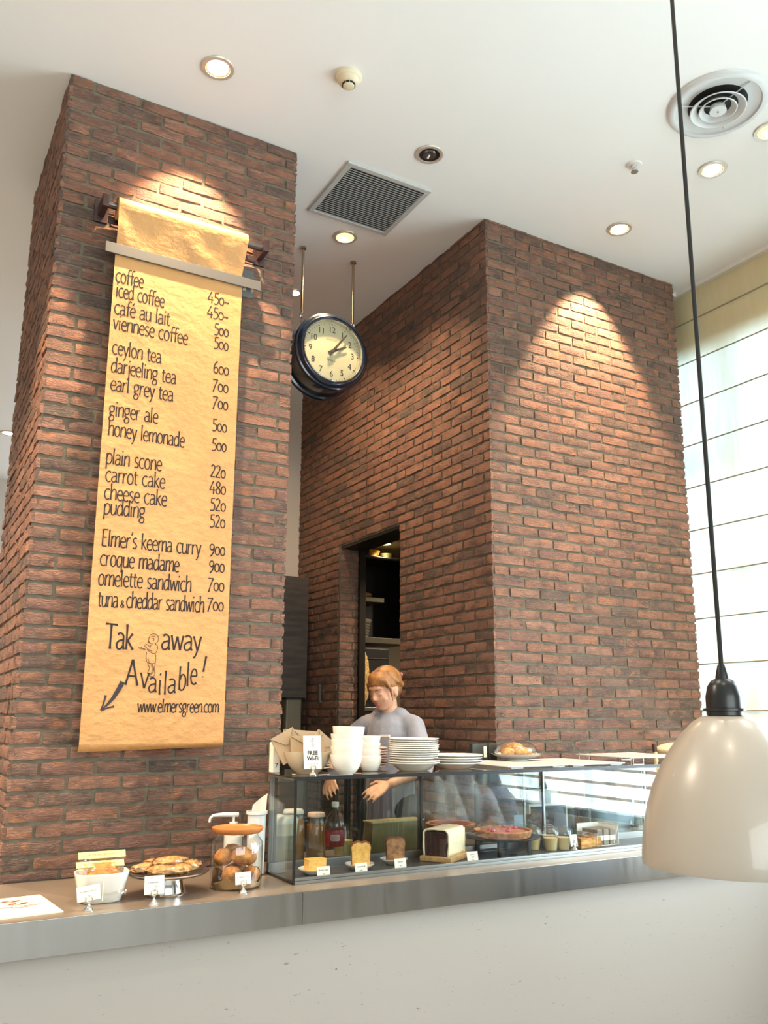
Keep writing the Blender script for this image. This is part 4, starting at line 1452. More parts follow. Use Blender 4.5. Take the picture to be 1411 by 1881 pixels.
# pump bottle and napkins behind the jar
t = thing('pump_dispenser', 'white pump bottle with bent spout behind the cookie jar', 'pump bottle', (1.335, 3.64, CT))
MB().lathe([(0.001, 0), (0.036, 0), (0.038, 0.004), (0.038, 0.165), (0.030, 0.180), (0.018, 0.186), (0.018, 0.196), (0.001, 0.196)], 32).obj('bottle', M['white'], t, smooth=45)
MB().tube([(0, 0, 0.193), (0, 0, 0.222)], 0.006, 10).obj('pump_stem', M['white'], t, smooth=50)
MB().tube([(0.02, 0, 0.225), (-0.05, 0, 0.228), (-0.092, 0, 0.226), (-0.104, 0, 0.216), (-0.106, 0, 0.200)], [0.010, 0.009, 0.006, 0.005, 0.005], 12).obj('spout', M['white'], t, smooth=60)
t = thing('napkin_holder', 'white round holder with an upright folded napkin behind the wooden lid', 'napkin holder', (1.385, 3.50, CT))
MB().shell([(0.030, 0.0), (0.036, 0.004), (0.038, 0.235), (0.044, 0.240), (0.044, 0.252)], 0.002, 32).obj('holder', M['white'], t, smooth=45)
q = MB()
q.grid(lambda u, v: ((-0.03 + 0.066 * u + 0.010 * v, 0.010 * math.sin(3 * u), 0.20 + v * (0.075 + 0.045 * u))), 8, 6)
q.obj('napkin', M['cardpaper'], t, smooth=60)

# plates with cake inside the case
DK = CT + 0.0135


def cake_plate(x, y, label, r=0.060):
    b = thing('cake_plate', label, 'plate', (x, y, DK), group='small white plates in the case')
    MB().lathe([(0.001, 0.0), (r * 0.5, 0.0), (r * 0.55, 0.003), (r * 0.93, 0.017), (r, 0.022), (r, 0.024), (r * 0.96, 0.023), (r * 0.6, 0.009), (0.001, 0.007)], 40).obj('plate_body', M['ceramic'], b, smooth=50)
    return b


cake_plate(1.570, 3.325, 'small white plate under the butter cake cube', 0.064)
cake_plate(1.785, 3.335, 'small white plate under the yellow loaf slice', 0.062)
cake_plate(1.975, 3.375, 'small white plate under the brown marbled loaf slice', 0.060)
yc = pbr('yellow_cake', (232, 190, 104), 0.8, rgb2=(214, 160, 76), vscale=60, bump=0.002, bscale=140)
crust = pbr('brown_crust', (132, 74, 38), 0.7, rgb2=(104, 54, 28), vscale=50)
t = thing('butter_cake', 'cube of pale yellow butter cake on the leftmost small plate', 'cake', (1.574, 3.322, DK + 0.0085))
MB().rbox((-0.040, -0.024, 0), (0.040, 0.024, 0.050), 0.004, 3).obj('crumb', yc, t, smooth=50)
MB().rbox((-0.0405, -0.0245, 0.047), (0.0405, 0.0245, 0.0525), 0.002, 2).obj('glaze', pbr('cake_glaze', (226, 178, 84), 0.35), t, smooth=50)


def loaf_slice(x, y, label, crumb, rz):
    t = thing('loaf_slice', label, 'cake slice', (x, y, DK + 0.0085), rz)
    prof = [(-0.036, 0.0), (0.036, 0.0), (0.038, 0.065), (0.041, 0.078), (0.036, 0.092), (0.020, 0.099), (0.004, 0.095), (-0.010, 0.100), (-0.030, 0.094), (-0.041, 0.080), (-0.038, 0.062)]
    MB().prism([(a * 1.0, b) for a, b in prof], -0.021, 0.021).obj('crumb', crumb, t, smooth=40)
    out = [(a * 1.05, b * 1.02 + (0.0 if b == 0 else 0.001)) for a, b in prof[1:]] + []
    path = prof[1:] + [prof[0]]
    q = MB()
    n = len(path)
    vs = []
    for (a, b) in path:
        o = (a * 1.06, b * 1.015 + (0.0 if b < 0.01 else 0.0012))
        vs += [(a, -0.0205, b), (o[0], -0.0200, o[1]), (o[0], 0.0218, o[1]), (a, 0.0218, b)]
    q.add(vs, [(4 * i + k, 4 * i + (k + 1) % 4, 4 * (i + 1) + (k + 1) % 4, 4 * (i + 1) + k) for i in range(n - 1) for k in range(4)])
    q.obj('crust', crust, t, smooth=50)
    return t


loaf_slice(1.792, 3.338, 'tall slice of yellow pound loaf standing on a small plate', yc, R(-24))
loaf_slice(1.984, 3.378, 'tall slice of brown marbled loaf standing on a small plate', pbr('marbled_cake', (176, 134, 92), 0.85, rgb2=(126, 88, 58), vscale=50, bump=0.002, bscale=140), R(-24))


def tag_card(x, y, label, lines, w=0.056, h=0.040, rz=0.0):
    t = thing('tag_card', label, 'name card', (x, y, DK), rz)
    b = MB()
    b.m = Matrix.Rotation(R(-12), 4, 'X')
    b.box((-w / 2, -0.0005, 0.0), (w / 2, 0.0005, h)).box((-w / 2, 0.0006, 0.0), (w / 2, 0.0012, h))
    k = b.obj('card', M['cardpaper'], t)
    MB().add([(-w / 2, 0.001, 0.0003), (w / 2, 0.001, 0.0003), (w / 2, 0.022, 0.0003), (-w / 2, 0.022, 0.0003), (-w / 2, 0.001, 0.001), (w / 2, 0.001, 0.001), (w / 2, 0.022, 0.001), (-w / 2, 0.022, 0.001)],
             [(0, 3, 2, 1), (4, 5, 6, 7), (0, 1, 5, 4), (1, 2, 6, 5), (2, 3, 7, 6), (3, 0, 4, 7)]).obj('card_foot', M['cardpaper'], t)
    for body, zz, sz in lines:
        tx = ptext(body, 0, 0, 0, sz, M['blackink'], t)
        tx.matrix_local = Matrix.Rotation(R(-12), 4, 'X') @ Matrix.Translation((0, -0.001, zz * h)) @ Matrix.Rotation(R(90), 4, 'X')
    return t


tag_card(1.577, 3.245, 'white name card before the butter cake cube', [('Butter cake', 0.66, 0.0085), ('480', 0.28, 0.007)])
tag_card(1.747, 3.245, 'white name card before the yellow loaf slice', [('Lemon loaf', 0.66, 0.0085), ('480', 0.28, 0.007)])
tag_card(1.945, 3.265, 'white name card before the brown loaf slice', [('Banana', 0.66, 0.0085), ('480', 0.28, 0.007)])
tag_card(2.315, 3.262, 'white name card on the right of the iced chocolate cake', [('Carrot', 0.72, 0.009), ('cake', 0.45, 0.009), ('480', 0.15, 0.006)], w=0.058, h=0.042)

# iced chocolate cake on a board
t = thing('cake_board', 'pale wooden board under the iced chocolate loaf cake', 'wooden board', (2.240, 3.378, DK), R(-58))
MB().rbox((-0.076, -0.100, 0), (0.076, 0.150, 0.022), 0.004, 2).obj('board', pbr('pale_wood', (196, 158, 104), 0.55, var=0.2, vscale=14, stretch=(6, 1, 1)), t, smooth=40)
t = thing('chocolate_cake', 'dark chocolate loaf cake covered with white icing on a wooden board', 'cake', (2.223, 3.373, DK + 0.0223), R(-58))
MB().rbox((-0.054, -0.062, 0.0), (0.054, 0.115, 0.100), 0.004, 2).obj('crumb', pbr('dark_chocolate_cake', (62, 30, 20), 0.85, rgb2=(42, 20, 14), vscale=80, bump=0.003, bscale=160), t, smooth=40)
ic = MB()
ic.m = Matrix.Identity(4)


def icing_ring(u, v):
    # outline over left side, top and right side
    pts = [(-0.062, 0.0), (-0.064, 0.05), (-0.063, 0.098), (-0.052, 0.112), (-0.02, 0.116), (0.01, 0.114), (0.048, 0.114), (0.062, 0.100), (0.064, 0.05), (0.061, 0.0)]
    k = u * (len(pts) - 1)
    i = min(int(k), len(pts) - 2)
    f_ = k - i
    x = pts[i][0] * (1 - f_) + pts[i + 1][0] * f_
    z = pts[i][1] * (1 - f_) + pts[i + 1][1] * f_
    y = -0.064 + 0.185 * v
    w = 0.003 * noise.noise(Vector((x * 40, y * 40, z * 40)))
    return (x + w, y + w, z + w)


ic.grid(icing_ring, 36, 16)
icm = pbr('cream_icing', (238, 226, 190), 0.5, bump=0.002, bscale=60)
q = MB()
ic.m = Matrix.Identity(4)
ic.rbox((-0.062, 0.114, 0.0), (0.062, 0.123, 0.108), 0.003)
io = ic.obj('icing', icm, t, smooth=60)
md = io.modifiers.new('thick', 'SOLIDIFY')
md.thickness = 0.006
md.offset = -1

# tart on a black stand
t = thing('tart_stand', 'round dark metal cake stand on legs in the display case', 'cake stand', (2.565, 3.372, DK))
MB().lathe([(0.001, 0.070), (0.150, 0.070), (0.172, 0.076), (0.174, 0.080), (0.170, 0.080), (0.150, 0.075), (0.001, 0.074)], 64).obj('tray', M['darkmetal'], t, smooth=45)
for x, y in ((-0.085, -0.085), (0.085, -0.085), (-0.085, 0.085), (0.085, 0.085)):
    MB().rbox((x - 0.008, y - 0.008, 0.0), (x + 0.008, y + 0.008, 0.0698), 0.002).obj('leg', M['black'], t)
for a_, b_ in (((-0.076, -0.089), (0.076, -0.081)), ((-0.076, 0.081), (0.076, 0.089))):
    MB().box((a_[0], a_[1], 0.004), (b_[0], b_[1], 0.012)).obj('stretcher', M['black'], t)
t = thing('berry_tart', 'golden crust berry tart on the dark metal stand in the case', 'tart', (2.565, 3.372, DK + 0.0755))
MB().lathe([(0.001, 0.0), (0.120, 0.0), (0.128, 0.004), (0.136, 0.030), (0.134, 0.034), (0.126, 0.032), (0.120, 0.020), (0.001, 0.020)], 72).obj('crust', pbr('tart_crust', (196, 142, 84), 0.75, rgb2=(150, 92, 50), vscale=50, bump=0.003, bscale=80), t, smooth=40)
q = MB()
rnd = random.Random(9)
q.ball((0, 0, 0.020), (0.122, 0.122, 0.014), 40, 10, lambda d: 1 + 0.06 * noise.noise(d * 9))
q.obj('filling', pbr('pink_brown_filling', (196, 122, 78), 0.4, rgb2=(158, 74, 50), vscale=40), t, smooth=60)
for i in range(7):
    a, r_ = rnd.uniform(0, 6.28), 0.105 * math.sqrt(rnd.random())
    MB().ball((r_ * math.cos(a), r_ * math.sin(a), 0.034), (0.012, 0.010, 0.009), 12, 8).obj('berry', pbr('red_berry', (168, 66, 56), 0.3) if i == 0 else bpy.data.materials['red_berry'], t, smooth=60)

# pudding cups with dome lids
pud = pbr('cream_pudding', (232, 208, 146), 0.5)
cupf = glass('cup_plastic', (0.97, 0.97, 0.95), 0.03, boost=1.8)
cup0 = None
spots = [(2.770, 3.400, 'leftmost front'), (2.835, 3.350, 'middle front'), (2.905, 3.340, 'rightmost front'), (2.800, 3.445, 'rear left'), (2.885, 3.425, 'rear right')]
for i, (x, y, nm) in enumerate(spots):
    lb = 'pale yellow pudding cup with clear dome lid, %s one in the case' % nm
    if cup0 is None:
        cup0 = t = thing('pudding_cup', lb, 'dessert cup', (x, y, DK), group='pudding cups in the case')
        MB().lathe([(0.001, 0.0), (0.028, 0.0), (0.038, 0.070), (0.0395, 0.072)], 32).obj('cup', cupf, t, smooth=50)
        MB().lathe([(0.001, 0.001), (0.0268, 0.001), (0.0340, 0.056), (0.001, 0.057)], 32).obj('pudding', pud, t, smooth=50)
        MB().lathe([(0.0400, 0.0722), (0.0395, 0.076), (0.036, 0.090), (0.026, 0.102), (0.012, 0.107), (0.001, 0.108)], 32).obj('dome_lid', cupf, t, smooth=60)
    else:
        c = copy_tree(cup0)
        c.location = (x, y, DK)
        c['label'] = lb
card_on_stand(2.925, 3.285, DK, R(-4), 'tag with a small black mark clipped before the pudding cups', [('PUDDING', 0, 0.80, 0.007, 0), ('D', 0, 0.42, 0.018, 0.0008)], w=0.042, h=0.055, lift=0.016)

# wrapped cheese cake slices and box of sandwiches
for i, (x, y, rz, nm) in enumerate(((3.02, 3.365, 0.12, 'left'), (3.10, 3.385, -0.05, 'right'))):
    t = thing('wrapped_slice', 'film wrapped wedge of baked cheese cake, %s one beside the pudding cups' % nm, 'cake slice', (x, y, DK), rz, 'wrapped wedges in the case')
    q = MB()
    q.add([(-0.040, -0.055, 0), (0.040, -0.055, 0), (0.0, 0.06, 0), (-0.040, -0.055, 0.048), (0.040, -0.055, 0.044), (0.0, 0.06, 0.046)], [(0, 2, 1), (3, 4, 5), (0, 1, 4, 3), (1, 2, 5, 4), (2, 0, 3, 5)])
    q.obj('cake_wedge', pbr('cheese_cake', (226, 178, 104), 0.7, rgb2=(186, 120, 58), vscale=16, stretch=(1, 1, 4)) if i == 0 else bpy.data.materials['cheese_cake'], t)
    q = MB()
    q.grid(lambda u, v: ((u - 0.5) * 0.094 * (1 - 0.55 * v), -0.060 + 0.128 * v, 0.002 + 0.058 * math.sin(PI * u) ** 0.4 * (1 - 0.1 * v) + 0.004 * noise.noise(Vector((u * 9, v * 9, i))) if 0 < u < 1 else 0.002), 16, 12)
    q.obj('wrap_film', M['plastic'], t, smooth=40)
t = thing('sandwich_box', 'open white card box with wrapped sandwiches at the right of the case', 'box', (3.185, 3.385, DK), R(2))
q = MB()
q.box((-0.075, -0.055, 0), (0.075, 0.085, 0.002)).box((0.073, -0.055, 0.002), (0.075, 0.085, 0.095)).box((-0.075, 0.083, 0.002), (0.0728, 0.085, 0.095)).box((-0.075, -0.055, 0.002), (-0.073, 0.0828, 0.060))
q.obj('box_body', M['white'], t)
q = MB()
q.m = Matrix.Translation((0.075, 0, 0.095)) @ Matrix.Rotation(R(22), 4, 'Y')
q.box((0.0, -0.055, -0.092), (0.002, 0.085, 0.002))
q.obj('box_flap', M['white'], t)
for i in range(3):
    x = -0.045 + i * 0.042
    s = thing('wrapped_sandwich', 'grey paper wrapped sandwich, %s one in the white card box' % ['left', 'middle', 'right'][i], 'sandwich', (3.185 + x, 3.385, DK + 0.0022), R(2), 'sandwiches in the white box')
    MB().rbox((-0.018, -0.048, 0), (0.018, 0.06, 0.075), 0.004).obj('bread', pbr('grey_wrap', (150, 140, 128), 0.6, var=0.3, vscale=30, bump=0.002, bscale=50) if i == 0 else bpy.data.materials['grey_wrap'], s, smooth=50)
    MB().rbox((-0.0195, -0.050, 0.02), (0.0195, 0.062, 0.045), 0.003).obj('paper_band', M['cardpaper'], s, smooth=50)
# ------------------------------------------------------------------ on top of the case
def vessel(name, label, cat, prof, t_, loc, mat, group=None, part='body', n=48, rot=None):
    o = thing(name, label, cat, loc, 0, group)
    MB().shell(prof, t_, n).obj(part, mat, o, smooth=50)
    if rot:
        o.rotation_euler = rot
    return o


bowlp = [(0.030, 0.0), (0.032, 0.004), (0.044, 0.012), (0.056, 0.030), (0.064, 0.052), (0.0675, 0.074), (0.0680, 0.082)]
zz = TOPZ
nm = ['bottom', 'second lowest', 'middle', 'second highest, tilted', 'topmost, tilted']
steps = [0, 0.034, 0.058, 0.086, 0.112]
for i in range(5):
    o = vessel('ceramic_bowl', 'white bowl, %s of five in the front stack on the glass case' % nm[i], 'bowl', bowlp, 0.003, (1.678 + 0.002 * i, 3.262, zz + steps[i] + 0.0), M['ceramic'], 'white bowls in the front stack')
    if i >= 3:
        o.rotation_euler = (0, R(-3.0 if i == 3 else 1.5), 0)
b2 = [(0.030, 0.0), (0.036, 0.004), (0.046, 0.030), (0.050, 0.055), (0.0505, 0.064)]
for i in range(4):
    vessel('ceramic_cup_bowl', 'small white bowl, %s of four in the stack behind the tall bowl stack' % ['bottom', 'second', 'third', 'topmost'][i], 'bowl', b2, 0.003, (1.868 - 0.002 * i, 3.400, zz + i * 0.029), M['ceramic'], 'small white bowls behind')


def plate_prof(r, h):
    return [(r * 0.52, 0.0), (r * 0.56, 0.003), (r * 0.60, 0.004), (r * 0.80, h * 0.7), (r * 0.985, h - 0.001), (r, h), (r, h + 0.0034), (r * 0.99, h + 0.0042)]


def plate_stack(x, y, n, r, h, pitch, mat, words, group, cat='plate', z0=0.0):
    for i in range(n):
        k = 'bottom' if i == 0 else ('topmost' if i == n - 1 else ORD[i] + ' from the bottom')
        j = ((i * 37) % 7 - 3) * 0.0006
        vessel('dinner_plate', 'white plate, %s of %s' % (k, words), cat, plate_prof(r, h), 0.0032, (x + j, y - j, zz + z0 + i * pitch), mat, group, part='plate_body', n=56)


plate_stack(2.064, 3.352, 2, 0.118, 0.034, 0.0085, M['ceramic'], 'the two wide soup plates below the tall plate stack', 'wide soup plates')
plate_stack(2.064, 3.352, 10, 0.112, 0.016, 0.0090, M['ceramic'], 'the tall stack on the glass case', 'plates in the tall stack', z0=0.040)
plate_stack(2.312, 3.385, 4, 0.123, 0.026, 0.0115, M['ceramic'], 'the low four-plate stack right of the tall stack', 'plates in the low stack')
pk = pbr('pinkish_ceramic', (232, 204, 190), 0.25, coat=0.3)
plate_stack(1.940, 3.560, 8, 0.095, 0.012, 0.0115, pk, 'the pink-tinged saucer stack behind', 'saucers behind the bowls', 'saucer')
plate_stack(1.660, 3.560, 8, 0.085, 0.012, 0.0115, M['ceramic'], 'the saucer stack between card and bowls', 'saucers behind the card', 'saucer')
t = thing('shelf_extension', 'thin glass shelf carrying the saucers behind the display case', 'shelf', (1.45, 3.512, TOPZ))
MB().box((0, 0, -0.008), (2.2, 0.18, -0.0008)).obj('shelf_pane', tg, t)
for x in (0.01, 1.36, 2.18):
    MB().box((x, 0.002, CT - TOPZ + 0.001), (x + 0.010, 0.012, -0.0085)).obj('shelf_post', M['alu'], t)

# bowl of kraft envelopes and the Wi-Fi card
o = vessel('cream_bowl', 'cream bowl holding folded kraft paper envelopes at the left end of the case', 'bowl', [(0.045, 0.0), (0.050, 0.006), (0.070, 0.022), (0.088, 0.050), (0.098, 0.082), (0.100, 0.090)], 0.003, (1.556, 3.380, TOPZ), M['cream'])
kr = pbr('kraft_envelope', (172, 148, 116), 0.75, var=0.08, vscale=12)
krd = pbr('kraft_edge', (96, 80, 60), 0.8)
for i, (dx, dy, ry, rz_, w, h) in enumerate(((-0.050, 0.02, -28, -6, 0.11, 0.12), (-0.012, 0.040, 4, 2, 0.17, 0.115), (0.012, 0.022, 8, 5, 0.15, 0.100), (0.045, 0.010, 38, -4, 0.12, 0.10), (0.0, -0.012, -3, 0, 0.155, 0.09))):
    e = thing('kraft_envelope', 'folded kraft paper envelope, %s one in the cream bowl' % ['left leaning', 'rearmost tall', 'middle', 'right leaning', 'front upright'][i], 'envelope', (1.556 + dx, 3.380 + dy, TOPZ + 0.060 + 0.002 * i), R(rz_), 'kraft envelopes in the cream bowl')
    q = MB()
    q.m = Matrix.Rotation(R(ry), 4, 'Y') @ Matrix.Rotation(R(-8), 4, 'X')
    q.rbox((-w / 2, -0.003, 0), (w / 2, 0.003, h), 0.001)
    q.obj('sheet', kr, e)
    q = MB()
    q.m = Matrix.Rotation(R(ry), 4, 'Y') @ Matrix.Rotation(R(-8), 4, 'X')
    q.prism([(-w / 2, h * 0.995), (w / 2, h * 0.995), (w * 0.06, h * 0.55), (-w * 0.06, h * 0.55)], -0.0045, -0.0032)
    q.obj('flap', kr, e)
    q = MB()
    q.m = Matrix.Rotation(R(ry), 4, 'Y') @ Matrix.Rotation(R(-8), 4, 'X')
    q.tube([(-w / 2, -0.0048, h * 0.99), (-w * 0.06, -0.0048, h * 0.55), (w * 0.06, -0.0048, h * 0.55), (w / 2, -0.0048, h * 0.99)], 0.0007, 4)
    q.obj('fold_line', krd, e)
card_on_stand(1.527, 3.262, TOPZ, R(-2), 'white FREE Wi-Fi card on chrome stand before the cream bowl', [('FREE', 0, 0.47, 0.0225, 0.0007), ('Wi-Fi', 0, 0.31, 0.0225, 0.0007), ('for customers only', 0, 0.15, 0.0062, 0), ('T G', 0.02, 0.07, 0.009, 0)], w=0.078, h=0.132, lift=0.024, logo=True, par_cat='sign')
t = thing('printed_bag', 'folded white printed paper bag at the left edge of the case top', 'paper bag', (1.462, 3.50, TOPZ))
MB().rbox((-0.022, -0.02, 0), (0.012, 0.02, 0.125), 0.003).obj('bag_body', M['cardpaper'], t)
ptext('7', -0.004, 0.028, -0.0205, 0.03, M['blackink'], t)

# bread plate
o = vessel('bread_plate', 'white plate of wrapped bread standing on the wire tray', 'plate', [(0.06, 0.0), (0.062, 0.006), (0.11, 0.020), (0.130, 0.032), (0.132, 0.034)], 0.003, (2.868, 3.640, TOPZ + 0.012), M['ceramic'])
for i, (x, y, z, rz) in enumerate(((-0.050, 0.0, 0.042, 0.4), (0.045, 0.01, 0.042, -0.5), (-0.004, -0.03, 0.042, 1.2), (0.0, 0.012, 0.066, 0.1))):
    b = thing('bread_roll', 'wrapped golden bread roll, %s on the bread plate' % ['left', 'right', 'front', 'topmost'][i], 'bread', (2.868 + x, 3.640 + y, TOPZ + 0.012 + z), rz, 'bread rolls on the plate')
    q = MB()
    lumpy((0, 0, 0), (0.052, 0.036, 0.024), 0.15, 2.6, i * 2.3)(q)
    q.obj('roll_crust', bread_m, b, smooth=60)
q = MB()
q.ball((0, 0, 0.050), (0.115, 0.105, 0.050), 28, 14, lambda d: 1 + 0.10 * noise.noise(d * 5))
q.obj('wrap_film', M['plastic'], o, smooth=30)


def wire_rack(x0, x1, y0, y1, z, leg, label, n):
    t = thing('wire_rack', label, 'cooling rack', (x0, y0, z))
    w, d = x1 - x0, y1 - y0
    wm = pbr('white_coated_wire', (222, 222, 216), 0.4, 0.2) if 'white_coated_wire' not in bpy.data.materials else bpy.data.materials['white_coated_wire']
    MB().tube([(0, 0, leg), (w, 0, leg), (w, d, leg), (0, d, leg), (0, 0, leg)], 0.0032, 8).obj('rim', wm, t, smooth=50)
    c0 = None
    for i in range(1, n):
        if c0 is None:
            c0 = MB().tube([(0, 0.002, leg), (0, d - 0.002, leg)], 0.0018, 5).obj('wire', wm, t)
            s = c0
        else:
            s = c0.copy()
            COL.objects.link(s)
        s.location = (w * i / n, 0, 0)
    for yy in (0.004, d - 0.004):
        for a in (0.02, w - 0.09):
            MB().tube([(a, yy, leg), (a, yy, 0.003), (a + 0.07, yy, 0.003), (a + 0.07, yy, leg)], 0.0028, 6).obj('foot', wm, t)
    return t


wire_rack(2.50, 2.86, 3.235, 3.69, TOPZ, 0.010, 'low flat wire rack on the case, left one beside the plates', 30)
wire_rack(2.875, 3.23, 3.235, 3.69, TOPZ, 0.010, 'low flat wire rack on the case, right one under the raised rack', 30)
wire_rack(3.24, 3.66, 3.20, 3.60, TOPZ, 0.036, 'raised wire cooling rack on legs at the right end of the case', 26)
t = thing('thermostat_box', 'dark box with small white label mounted beside the low plate stack', 'switch box', (2.66, 3.74, CT + 0.3))
MB().rbox((0, 0, 0), (0.10, 0.03, 0.20), 0.003).rbox((0.105, 0, 0), (0.16, 0.03, 0.20), 0.003).obj('housing', pbr('dark_green_grey', (52, 54, 46), 0.4), t, smooth=40)
MB().box((0.072, -0.001, 0.13), (0.092, 0.0, 0.185)).obj('label_plate', M['cardpaper'], t)
MB().box((0.02, 0.0, -0.299), (0.04, 0.02, 0.0)).obj('cable_duct', M['darkmetal'], t)

# ------------------------------------------------------------------ behind the case on the worktop
tea = glass('amber_tea', (0.78, 0.42, 0.10), 0.0)
teab = pbr('amber_tea_body', (176, 112, 34), 0.2, trans=0.0)


def pitcher(x, y, r, h, fill, label, lid=None, body=None, handle=True, lm=None, teamat=None):
    t = thing('drink_pitcher', label, 'pitcher', (x, y, CT))
    MB().lathe([(0.001, 0.0), (r * 0.92, 0.0), (r, 0.006), (r, h * 0.72), (r * 0.82, h * 0.86), (r * 0.84, h)], 36).obj('pitcher_body', body or cupf, t, smooth=50)
    MB().lathe([(0.001, 0.003), (r * 0.88, 0.003), (r * 0.95, 0.008), (r * 0.95, h * fill), (0.001, h * fill)], 36).obj('drink', teamat or teab, t, smooth=50)
    if lid:
        MB().lathe([(r * 0.88, h * 0.97), (r * 0.90, h + 0.002), (r * 0.80, h + 0.012), (0.001, h + 0.013)], 36).obj('lid', lm or M['white'], t, smooth=45)
    if handle:
        MB().tube([(r * 0.8, -0.01, h * 0.84), (r * 1.35, -0.03, h * 0.80), (r * 1.5, -0.03, h * 0.6), (r * 1.3, -0.02, h * 0.40), (r * 0.97, -0.01, h * 0.36)], 0.005, 10).obj('handle', cupf, t, smooth=60)
    return t


pitcher(1.640, 3.700, 0.052, 0.215, 0.86, 'glass pitcher of amber tea behind the case, left of the soda bottle', lid=True)
pitcher(1.775, 3.745, 0.046, 0.190, 0.80, 'narrow tea pitcher with pale lid directly behind the soda bottle', lid=True, lm=pbr('pale_pink_lid', (222, 190, 176), 0.4))
pitcher(1.905, 3.720, 0.045, 0.150, 0.5, 'glass jug of lemon water right of the soda bottle', teamat=pbr('lemon_water', (182, 156, 62), 0.3, rgb2=(216, 204, 140), vscale=40))
# tall grey storage pitcher standing beside the case
t = thing('storage_pitcher', 'tall translucent grey pitcher with white lid seen through the case side', 'pitcher', (1.538, 3.570, CT))
q = MB()
gp = pbr('grey_translucent_plastic', (150, 150, 136), 0.3, rgb2=(140, 140, 128), vscale=3)
MB().lathe([(0.001, 0), (0.046, 0), (0.050, 0.004), (0.057, 0.140)], 6 * 8).obj('lower_body', gp, t, smooth=40)
MB().lathe([(0.0572, 0.1402), (0.060, 0.192), (0.001, 0.192)], 48).obj('upper_body', pbr('pale_plastic', (206, 200, 176), 0.35), t, smooth=40)
MB().lathe([(0.062, 0.188), (0.063, 0.200), (0.052, 0.218), (0.040, 0.222), (0.001, 0.223)], 48).obj('lid', M['white'], t, smooth=40)
MB().rbox((-0.012, -0.030, 0.2215), (0.038, 0.014, 0.2245), 0.001).obj('lid_flap', pbr('grey_flap', (126, 126, 130), 0.4), t)

# soda bottle
t = thing('soda_bottle', 'clear soda bottle with white cap and red label behind the butter cake', 'bottle', (1.800, 3.600, CT))
bp = [(0.001, 0.006), (0.024, 0.0), (0.038, 0.006), (0.043, 0.022), (0.044, 0.060), (0.042, 0.075), (0.0435, 0.09), (0.0435, 0.140), (0.045, 0.155), (0.044, 0.170), (0.036, 0.195), (0.022, 0.215), (0.0135, 0.226), (0.0135, 0.240)]
MB().lathe(bp, 40).obj('bottle_body', cupf, t, smooth=60)
MB().lathe([(0.016, 0.238), (0.0165, 0.240), (0.0165, 0.258), (0.015, 0.260), (0.001, 0.260)], 28).obj('cap', M['white'], t, smooth=40)
MB().lathe([(0.0425, 0.072), (0.0445, 0.078), (0.0445, 0.138), (0.0438, 0.142)], 40).obj('label', pbr('red_label', (150, 30, 44), 0.4), t, smooth=60)
q = MB()


def onlab(x, z, rr=0.0449):
    a = x / rr
    return (rr * math.sin(a - R(24)), -rr * math.cos(a - R(24)), z)


pts = [(0.019, 0.010), (0.024, 0.0), (0.019, -0.012), (-0.019, -0.012), (-0.024, 0.0), (-0.019, 0.010)]
q.grid(lambda u, v: onlab((u - 0.5) * 0.046 * (1 - 0.16 * abs(2 * v - 1)), 0.098 + 0.026 * v), 12, 4)
q.obj('emblem_panel', pbr('pale_pink_panel', (232, 188, 186), 0.5), t)
q = MB()
q.tube([onlab(0.018 * math.cos(a / 16 * 2 * PI), 0.111 + 0.0085 * math.sin(a / 16 * 2 * PI), 0.0454) for a in range(17)], 0.0007, 5)
for k in range(5):
    q.tube([onlab(-0.010 + k * 0.005, 0.107, 0.0454), onlab(-0.010 + k * 0.005, 0.115, 0.0454)], 0.0008, 4)
for zb in (0.090, 0.084, 0.131):
    q.tube([onlab(-0.012 + k * 0.006, zb, 0.0454) for k in range(5)], 0.0007, 4)
q.obj('emblem', pbr('dark_red_print', (96, 22, 32), 0.5), t)

# loaf in a pale tin, glazed tart, coffee cups, bag
t = thing('loaf_tin', 'long olive loaf tin behind the loaf slices', 'loaf tin', (2.13, 3.640, CT))
q = MB()
q.add([(-0.15, -0.05, 0.03), (0.15, -0.05, 0.03), (0.15, 0.05, 0.03), (-0.15, 0.05, 0.03), (-0.135, -0.04, 0.155), (0.135, -0.04, 0.155), (0.135, 0.04, 0.155), (-0.135, 0.04, 0.155)],
      [(0, 3, 2, 1), (4, 5, 6, 7), (0, 1, 5, 4), (1, 2, 6, 5), (2, 3, 7, 6), (3, 0, 4, 7)])
q.obj('tin_body', pbr('olive_tin', (128, 112, 70), 0.35, 0.3), t)
MB().rbox((-0.142, -0.046, 0.155), (0.142, 0.046, 0.163), 0.002).obj('tin_rim', pbr('pale_rim', (196, 182, 132), 0.4, 0.3), t)
MB().rbox((-0.17, -0.06, 0.0), (0.17, 0.06, 0.028), 0.004).obj('wooden_rest', pbr('rest_wood', (120, 92, 60), 0.6), t)


def tart(x, y, r, z, label, name='glazed_tart'):
    t = thing(name, label, 'tart', (x, y, CT + z))
    MB().lathe([(0.001, 0.0), (r * 0.9, 0.0), (r, 0.028), (r * 0.95, 0.030), (r * 0.9, 0.020), (0.001, 0.018)], 56).obj('crust', bpy.data.materials['tart_crust'], t, smooth=40)
    q = MB()
    q.ball((0, 0, 0.020), (r * 0.9, r * 0.9, 0.018), 36, 12, lambda d: 1 + 0.12 * noise.noise(d * 8))
    q.obj('glaze', pbr('red_glaze', (160, 66, 44), 0.2, rgb2=(110, 40, 30), vscale=50, bump=0.003, bscale=60), t, smooth=60)
    return t


